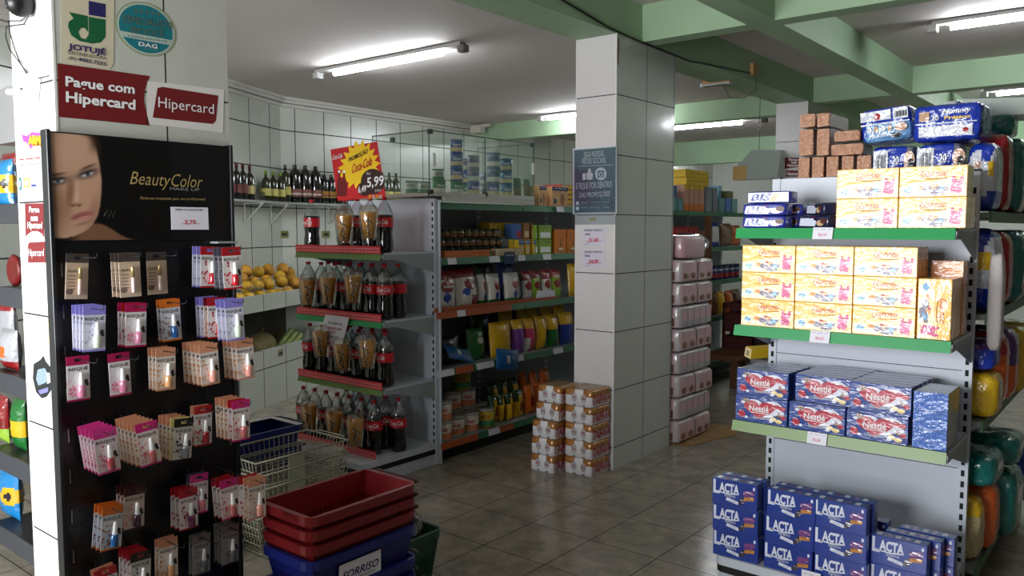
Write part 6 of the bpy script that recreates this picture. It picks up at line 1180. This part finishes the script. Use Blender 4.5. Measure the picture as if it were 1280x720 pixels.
for i, (p0, p1, h, m, t) in enumerate(((846, 860, .2, CRD, 'dark red pack'), (861, 873, .22, CRD, 'red pack'), (874, 884, .18, CBR, 'brown pack'))): far(1, p0, p1, 0, h, m, t + ' on the far second shelf')
sb2 = lambda px, si, w, h, mf, lab, seed, X=-3.96: bag('food_bag', lab, 'bag', (X, Yx(px, X, LZ[si] + h / 2), LZ[si] + .006), PI / 2, w, h, .1, mf, None, None, -.06, seed)
sb2(893, 1, .2, .27, lambda u, v, f: FW if .2 < v < .8 else FB, 'white packet standing on the far second shelf', 101); sb2(908, 1, .3, .26, lambda u, v, f: FBR, 'brown bag beside the white packet', 102); sb2(920, 1, .24, .24, lambda u, v, f: FO, 'orange bag at the chocolate unit side of the far second shelf', 103)
kcn = Kind(tin('drink_can', M('can_blue', (40, 66, 120), .3, coat=.5), M('can_dark2', (60, 50, 60), .3), CRD, WHITE, '-- --- --', .05, .16), 'can')
for i, px in enumerate((883, 891, 898, 905, 912, 919)): kcn.put((-3.96, Yx(px, -3.96, 1.15), LZ[2] + .006), .9, 'dark blue can on the far third shelf, %s from the bales' % ORD[i])
for i, (px, mf) in enumerate(((884, lambda u, v, f: FO), (893, lambda u, v, f: FBR), (901, lambda u, v, f: FY), (911, lambda u, v, f: FO), (920, lambda u, v, f: FBR))): sb2(px, 3, .24, .26, mf, ['orange', 'brown', 'yellow', 'amber', 'dark brown'][i] + ' bag on the far fourth shelf', 110 + i)
WD = M('brown_wood', (112, 70, 36), .6, var=(8, (90, 54, 28)))
wb_ = empty('wooden_bench', (-3.55, 8.35, 0)); tag(wb_, 'low brown wooden bench under the dark red crates', 'bench')
b = MB(); b.box(-.22, .18, -.55, .55, .28, .33, WD); b.build('bench_top', wb_)
for x in (-.18, .14):
    for y in (-.5, .5): b = MB(); b.box(x - .03, x + .03, y - .03, y + .03, 0, .28, WD); b.build('leg', wb_)
b = MB(); b.box(.12, .16, -.5, .5, .1, .15, WD); b.build('stretcher', wb_)
CRT = M('crate_red', (84, 20, 22), .5)
for j in range(2):
    b = MB(); b.box(-.2, .16, -.22, .22, .0, .02, CRT)
    for (x0, x1, y0, y1) in ((-.2, -.18, -.22, .22), (.14, .16, -.22, .22), (-.2, .16, -.22, -.2), (-.2, .16, .2, .22)):
        b.box(x0, x1, y0, y1, .02, .14, CRT); b.box(x0, x1, y0, y1, .19, .25, CRT)
    for y in (-.2, 0, .2): b.box(.14, .16, y - .02, y + .02, .14, .19, CRT); b.box(-.2, -.18, y - .02, y + .02, .14, .19, CRT)
    b.text('-- --- --', 0, .05, .2, .05, M('crate_print', (120, 90, 88), .5), -.162, T=TX, cx=True)
    tag(b.build('drink_crate', loc=(-3.56, 8.55, .331 + j * .252)), 'dark red drink crate on the wooden bench, ' + ['lower', 'upper'][j], 'crate')
b = MB(); b.box(-.03, .03, -.03, .03, 0, 1.78, WD); tag(b.build('wooden_post', loc=(-3.83, Yx(885, -3.83, 1.4), 0)), 'slim brown wooden post in front of the far shelves', 'post')
hb = MB(); hb.prism([(-.25, 0, 0), (.22, 0, 0), (.25, 0, .28), (-.05, 0, .3), (-.25, 0, .1)], (0, .12, 0), M('card_grey', (130, 140, 132), .4, coat=.4)); hb.box(-.25, -.1, -.002, 0, .0, .14, M('card_amber', (180, 140, 70), .5)); o = hb.build('cardboard_display', loc=(-3.55, 8.33 - .3, 2.0)); P = PY(945, 224, 8.0); o.location = (P.x, 8.0, P.z); tag(o, 'grey and amber cardboard display hanging by the distant column', 'display')
b = MB(); b.tube([(P.x, 8.06, P.z + .28), (P.x, 8.06, 3.05)], .003, WIRE, 4); q_ = b.build('hanging_cord'); q_.location = -o.location; q_.parent = o
# ---------------------------------------------------------------- ceiling fittings
P = PZ(896, 107, 2.9); el = empty('ceiling_strip_fitting', P, .0); tag(el, 'small unlit strip fitting with cable hanging below the main green beam', 'light fitting')
b = MB(); b.cbox(-.13, .13, -.03, .03, .02, .05, M('fitting_tan', (196, 150, 90), .5), .004); b.build('housing', el); b = MB(); b.cbox(-.13, .13, -.028, .028, 0, .02, M('fitting_grey', (200, 200, 204), .4), .003)
for k in range(10): b.box(-.11 + k * .023, -.1 + k * .023, -.03, .03, -.001, .004, SLOT)
b.build('louvre', el); b = MB(); b.box(-.145, -.13, -.03, .03, -.004, .03, M('fitting_white', (236, 236, 236), .3)); b.build('end_cap', el); b = MB(); b.tube([(0, 0, .05), (0, 0, 3.06 - 2.9)], .004, WIRE, 5); b.build('drop_rod', el)
Xb = -2.87 + .012; b = MB(); a = [PX(x, y, Xb) for x, y in ((690, -8), (760, 34), (800, 52), (860, 76), (940, 92))]; b.tube(a, .007, M('cable_black'), 5); tag(b.build('beam_cable', recentre=True), 'black cable running along the side of the main green beam', 'cable')
P2 = PX(941, 87, -2.86); b = MB(); b.cbox(-.0, .035, -.05, .05, -.05, .05, M('box_tan', (176, 140, 80), .5), .004); tag(b.build('junction_box', loc=(-2.868, P2.y, P2.z)), 'small tan junction box on the side of the main green beam', 'junction box')
b = MB(); b.tube([P2 + Vector((0.02, 0, -.05)), PZ(946, 112, 2.8), PZ(930, 123, 2.78), PZ(912, 122, 2.8), Vector(P) + Vector((.06, 0, .0))], .003, WIRE, 5); q_ = b.build('cable'); q_.location = -P; q_.parent = el
P = PX(597, 160, -7.3); b = MB(); b.cbox(-.09, .09, -.06, .06, 0, .1, M('device_white', (206, 200, 190), .5), .01); b.box(.0, .22, -.02, .02, .07, .11, M('device_white')); o = b.build('smoke_detector', loc=(-7.3, P.y, 2.93)); tag(o, 'white alarm device in the corner where the wall meets the ceiling', 'alarm')

# ---------------------------------------------------------------- shopping baskets
def basket(name, m, L, W, H, ribs=True, label=None, handle=True):
    """long axis along y, rim at z=H"""
    tz = .82; r = empty(name)
    b = MB(); l, w = L / 2, W / 2
    def wall(p, q, n):   # p,q top corners (x,y); slatted panel with real gaps
        for k in range(n):
            for (f0, f1, z0, z1) in ((0, 1, 0, .2), (0, 1, .56, 1), (0, .5, .2, .56)):
                pts = []
                for f, z in ((f0, z0), (f1, z0), (f1, z1), (f0, z1)):
                    t = (k + f) / n; s = tz + (1 - tz) * z; pts.append(((p[0] + (q[0] - p[0]) * t) * s, (p[1] + (q[1] - p[1]) * t) * s, z * H))
                c = Vector((-(pts[0][0] + pts[2][0]) / 2, -(pts[0][1] + pts[2][1]) / 2, 0)).normalized() * .004; b.prism(pts, c, m)
    C_ = [(-w, -l), (w, -l), (w, l), (-w, l)]
    for i in range(4): wall(C_[i], C_[(i + 1) % 4], 24 if i % 2 else 12)
    b.prism([(x * tz, y * tz, 0) for x, y in C_], (0, 0, .006), m); b.build('basket_body', r)
    b = MB(); o_, i_ = [], []
    def rr_(w_, l_, rad): return [(sx * (w_ - rad) + rad * math.cos(a), sy * (l_ - rad) + rad * math.sin(a)) for sx, sy, a0 in ((1, 1, 0), (-1, 1, PI / 2), (-1, -1, PI), (1, -1, 1.5 * PI)) for a in [a0 + k * PI / 8 for k in range(5)]]
    A = rr_(w + .018, l + .018, .06); B_ = rr_(w - .003, l - .003, .006); n = len(A)
    vs = [(x, y, H) for x, y in A] + [(x, y, H) for x, y in B_] + [(x, y, H - .035) for x, y in A] + [(x, y, H - .03) for x, y in B_]
    fs = []
    for i in range(n): j = (i + 1) % n; fs += [(i, j, n + j, n + i), (2 * n + i, 2 * n + j, j, i), (n + i, n + j, 3 * n + j, 3 * n + i)]
    b.add(vs, fs, m, False); b.build('rim', r)
    if handle:
        b = MB(); b.tube([(-w * .8, l + .016, H - .006), (-w * .8, l + .045, H - .01), (w * .8, l + .045, H - .01), (w * .8, l + .016, H - .006)], .009, M('basket_handle_' + m.name, tuple(0 for _ in range(3)) if 0 else (60, 16, 18) if 'red' in m.name else (16, 20, 30), .5), 6); b.build('handle', r)
    return r
BRED = M('basket_red', (112, 13, 17), .4); BBLU = M('basket_blue', (17, 29, 106), .4); BGRN = M('basket_green', (24, 66, 44), .45)  # red and blue darker than the real baskets, shade put into the colour
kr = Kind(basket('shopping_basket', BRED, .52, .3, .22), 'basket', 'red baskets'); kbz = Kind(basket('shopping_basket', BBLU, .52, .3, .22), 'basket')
BX, BY_ = -2.52, 2.025
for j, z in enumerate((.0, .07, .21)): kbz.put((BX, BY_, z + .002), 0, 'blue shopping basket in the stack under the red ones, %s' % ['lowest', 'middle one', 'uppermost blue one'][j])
for j, z in enumerate((.27, .325, .38)): kr.put((BX, BY_, z), 0, 'shaded red shopping basket nested on the blue ones, %s' % ['lowest red', 'middle red', 'topmost of the stack'][j])
for o in bpy.data.objects:
    if o.get('group') == 'red baskets': del o['group']
Xl = BX + .155
b = MB(); a = PX(424, 712, Xl); c = PX(476, 689, Xl); h = .07; b.prism([(Xl, a.y, .295), (Xl, c.y, .295), (Xl, c.y, .38), (Xl, a.y, .38)], (-.001, 0, 0), PAPER); b.text('SORRISO', a.y + .012, .32, c.y - a.y - .024, .03, NAVY, -Xl - .001, .3, .02, T=TX); b.box(a.y + .02, c.y - .03, -Xl - .0012, -Xl - .0008, .307, .31, GREENP, TX); lab_ = b.build('basket_label', recentre=True); tag(lab_, 'white brand card with slanted navy lettering on the blue baskets', 'card')
# second blue basket and wire baskets
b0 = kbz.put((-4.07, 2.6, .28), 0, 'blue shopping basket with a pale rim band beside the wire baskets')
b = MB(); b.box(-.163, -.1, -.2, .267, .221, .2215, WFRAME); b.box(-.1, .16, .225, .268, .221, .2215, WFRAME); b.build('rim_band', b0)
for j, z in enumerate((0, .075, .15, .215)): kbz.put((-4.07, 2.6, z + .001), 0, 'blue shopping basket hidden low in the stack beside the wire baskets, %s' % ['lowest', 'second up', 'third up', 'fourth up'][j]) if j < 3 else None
CW_ = M('cream_wire', (142, 138, 118), .4)
def wire_basket():
    r = empty('wire_basket'); L, W, H = .58, .36, .2; l, w = L / 2, W / 2; tz = .85
    b = MB(); b.tube([(-w, -l, H), (w, -l, H), (w, l, H), (-w, l, H)], .005, CW_, 6, None, True); b.tube([(-w * .96, -l * .96, H * .72), (w * .96, -l * .96, H * .72), (w * .96, l * .96, H * .72), (-w * .96, l * .96, H * .72)], .0035, CW_, 5, None, True); b.build('rim_wire', r)
    b = MB()
    for k in range(19):
        y = -l + L * k / 18; b.tube([(-w, y, H), (-w * tz, y * tz, 0), (w * tz, y * tz, 0), (w, y, H)], .0022, CW_, 4)
    for k in range(13):
        x = -w + W * k / 12; b.tube([(x, -l, H), (x * tz, -l * tz, 0), (x * tz, l * tz, 0), (x, l, H)], .0022, CW_, 4)
    for z in (.25, .5):
        s = tz + (1 - tz) * z; b.tube([(-w * s, -l * s, H * z), (w * s, -l * s, H * z), (w * s, l * s, H * z), (-w * s, l * s, H * z)], .0022, CW_, 4, None, True)
    b.build('wire_cage', r)
    b = MB(); b.box(w * 1.01, w * 1.02, -.1, .0, .137, .192, M('wire_plate', (150, 150, 130), .5)); b.build('name_plate', r)
    b = MB(); b.tube([(-w * .7, l + .004, H), (-w * .6, l + .03, H + .004), (w * .6, l + .03, H + .004), (w * .7, l + .004, H)], .004, CW_, 5); b.build('handle', r); return r
kwb = Kind(wire_basket(), 'basket')
for j in range(5): kwb.put((-3.61, 2.52, .012 + .0705 * j), 0, 'cream wire shopping basket, %s of the nested stack' % ['lowest', 'second', 'third', 'fourth', 'topmost'][j])
gb = basket('shopping_basket', BGRN, .28, .42, .26, handle=False); gb.location = (-2.77, 2.49, .002); tag(gb, 'dark green shopping basket on the floor beyond the red stack', 'basket')
b = MB(); b.ell((0, 0, .1), .1, .1, .14, glassy('bag_clear', (210, 222, 226), .2, .12, (20, .8)), 18, 12, .8, jit=.05, rng=random.Random(4)); o = b.build('plastic_bag', loc=(-2.68, 2.5, .12)); tag(o, 'knotted clear plastic bag inside the green basket', 'bag'); b = MB(); b.ell((0, 0, .25), .035, .03, .05, FB, 10, 8, .7, jit=.1, rng=random.Random(2)); b.build('knot', o)
b = MB(); b.ell((0, 0, .07), .07, .08, .07, FO, 16, 10, .6, jit=.03, rng=random.Random(5)); o = b.build('orange_packet', loc=(-2.86, 2.49, .1)); tag(o, 'orange packet lying in the green basket', 'packet')

# packed goods on shelves: take out the last centimetres of contact between neighbours
bpy.context.view_layer.update()
PK = [o for o in bpy.data.objects if o.parent is None and o.type == 'MESH' and o.name.split('.')[0] in ('food_bag', 'food_pouch', 'food_box', 'milk_pouch', 'coffee_box', 'hanging_packet')]
def wbox(o):
    P = [o.matrix_world @ Vector(c) for c in o.bound_box]; return [min(p[i] for p in P) for i in range(3)], [max(p[i] for p in P) for i in range(3)]
for it in range(3):
    BX_ = [wbox(o) for o in PK]
    for a in range(len(PK)):
        for c in range(a):
            (l0, h0), (l1, h1) = BX_[a], BX_[c]; pen = [min(h0[i], h1[i]) - max(l0[i], l1[i]) for i in range(3)]
            if min(pen) <= 0: continue
            i = 0 if pen[0] < pen[1] else 1
            if pen[i] > .16: continue
            for o, (l, h) in ((PK[a], BX_[a]), (PK[c], BX_[c])):
                k = max(.6, 1 - (pen[i] + .002) / (h[i] - l[i])); sc = list(o.scale); sc[1 - i] *= k; o.scale = sc
    bpy.context.view_layer.update()
# ---------------------------------------------------------------- light, sky, camera
def area(name, loc, rot, sx, sy, power, col):
    l = bpy.data.lights.new(name, 'AREA'); l.shape = 'RECTANGLE'; l.size = sx; l.size_y = sy; l.energy = power; l.color = col
    o = bpy.data.objects.new(name, l); COL.objects.link(o); o.location = loc; o.rotation_euler = rot; return o
area('daylight', (-2.6, -2.35, 1.65), (PI / 2, 0, 0), 3.4, 1.5, 430, (.95, .97, 1.0))
w = bpy.data.worlds.new('sky'); SC.world = w; w.use_nodes = True; bg = w.node_tree.nodes['Background']
st = w.node_tree.nodes.new('ShaderNodeTexSky'); st.sky_type = 'HOSEK_WILKIE'; st.turbidity = 4; w.node_tree.links.new(st.outputs['Color'], bg.inputs['Color']); bg.inputs['Strength'].default_value = .4
cam = bpy.data.cameras.new('camera'); co = bpy.data.objects.new('camera', cam); COL.objects.link(co); SC.camera = co
cam.sensor_width = 36; cam.lens = FOC / 1280 * 36; cam.clip_start = .05; cam.clip_end = 100
co.location = _C; co.rotation_euler = Matrix((( _r.x, _U.x, -_F.x), (_r.y, _U.y, -_F.y), (_r.z, _U.z, -_F.z))).to_euler()
SC.view_settings.view_transform = 'Standard'; SC.view_settings.look = 'None'; SC.view_settings.exposure = 0; SC.view_settings.gamma = 1; SC.view_settings.use_curve_mapping = False
SC.cycles.use_denoising = True; SC.cycles.max_bounces = 8; SC.cycles.transparent_max_bounces = 24; SC.cycles.sample_clamp_indirect = 6
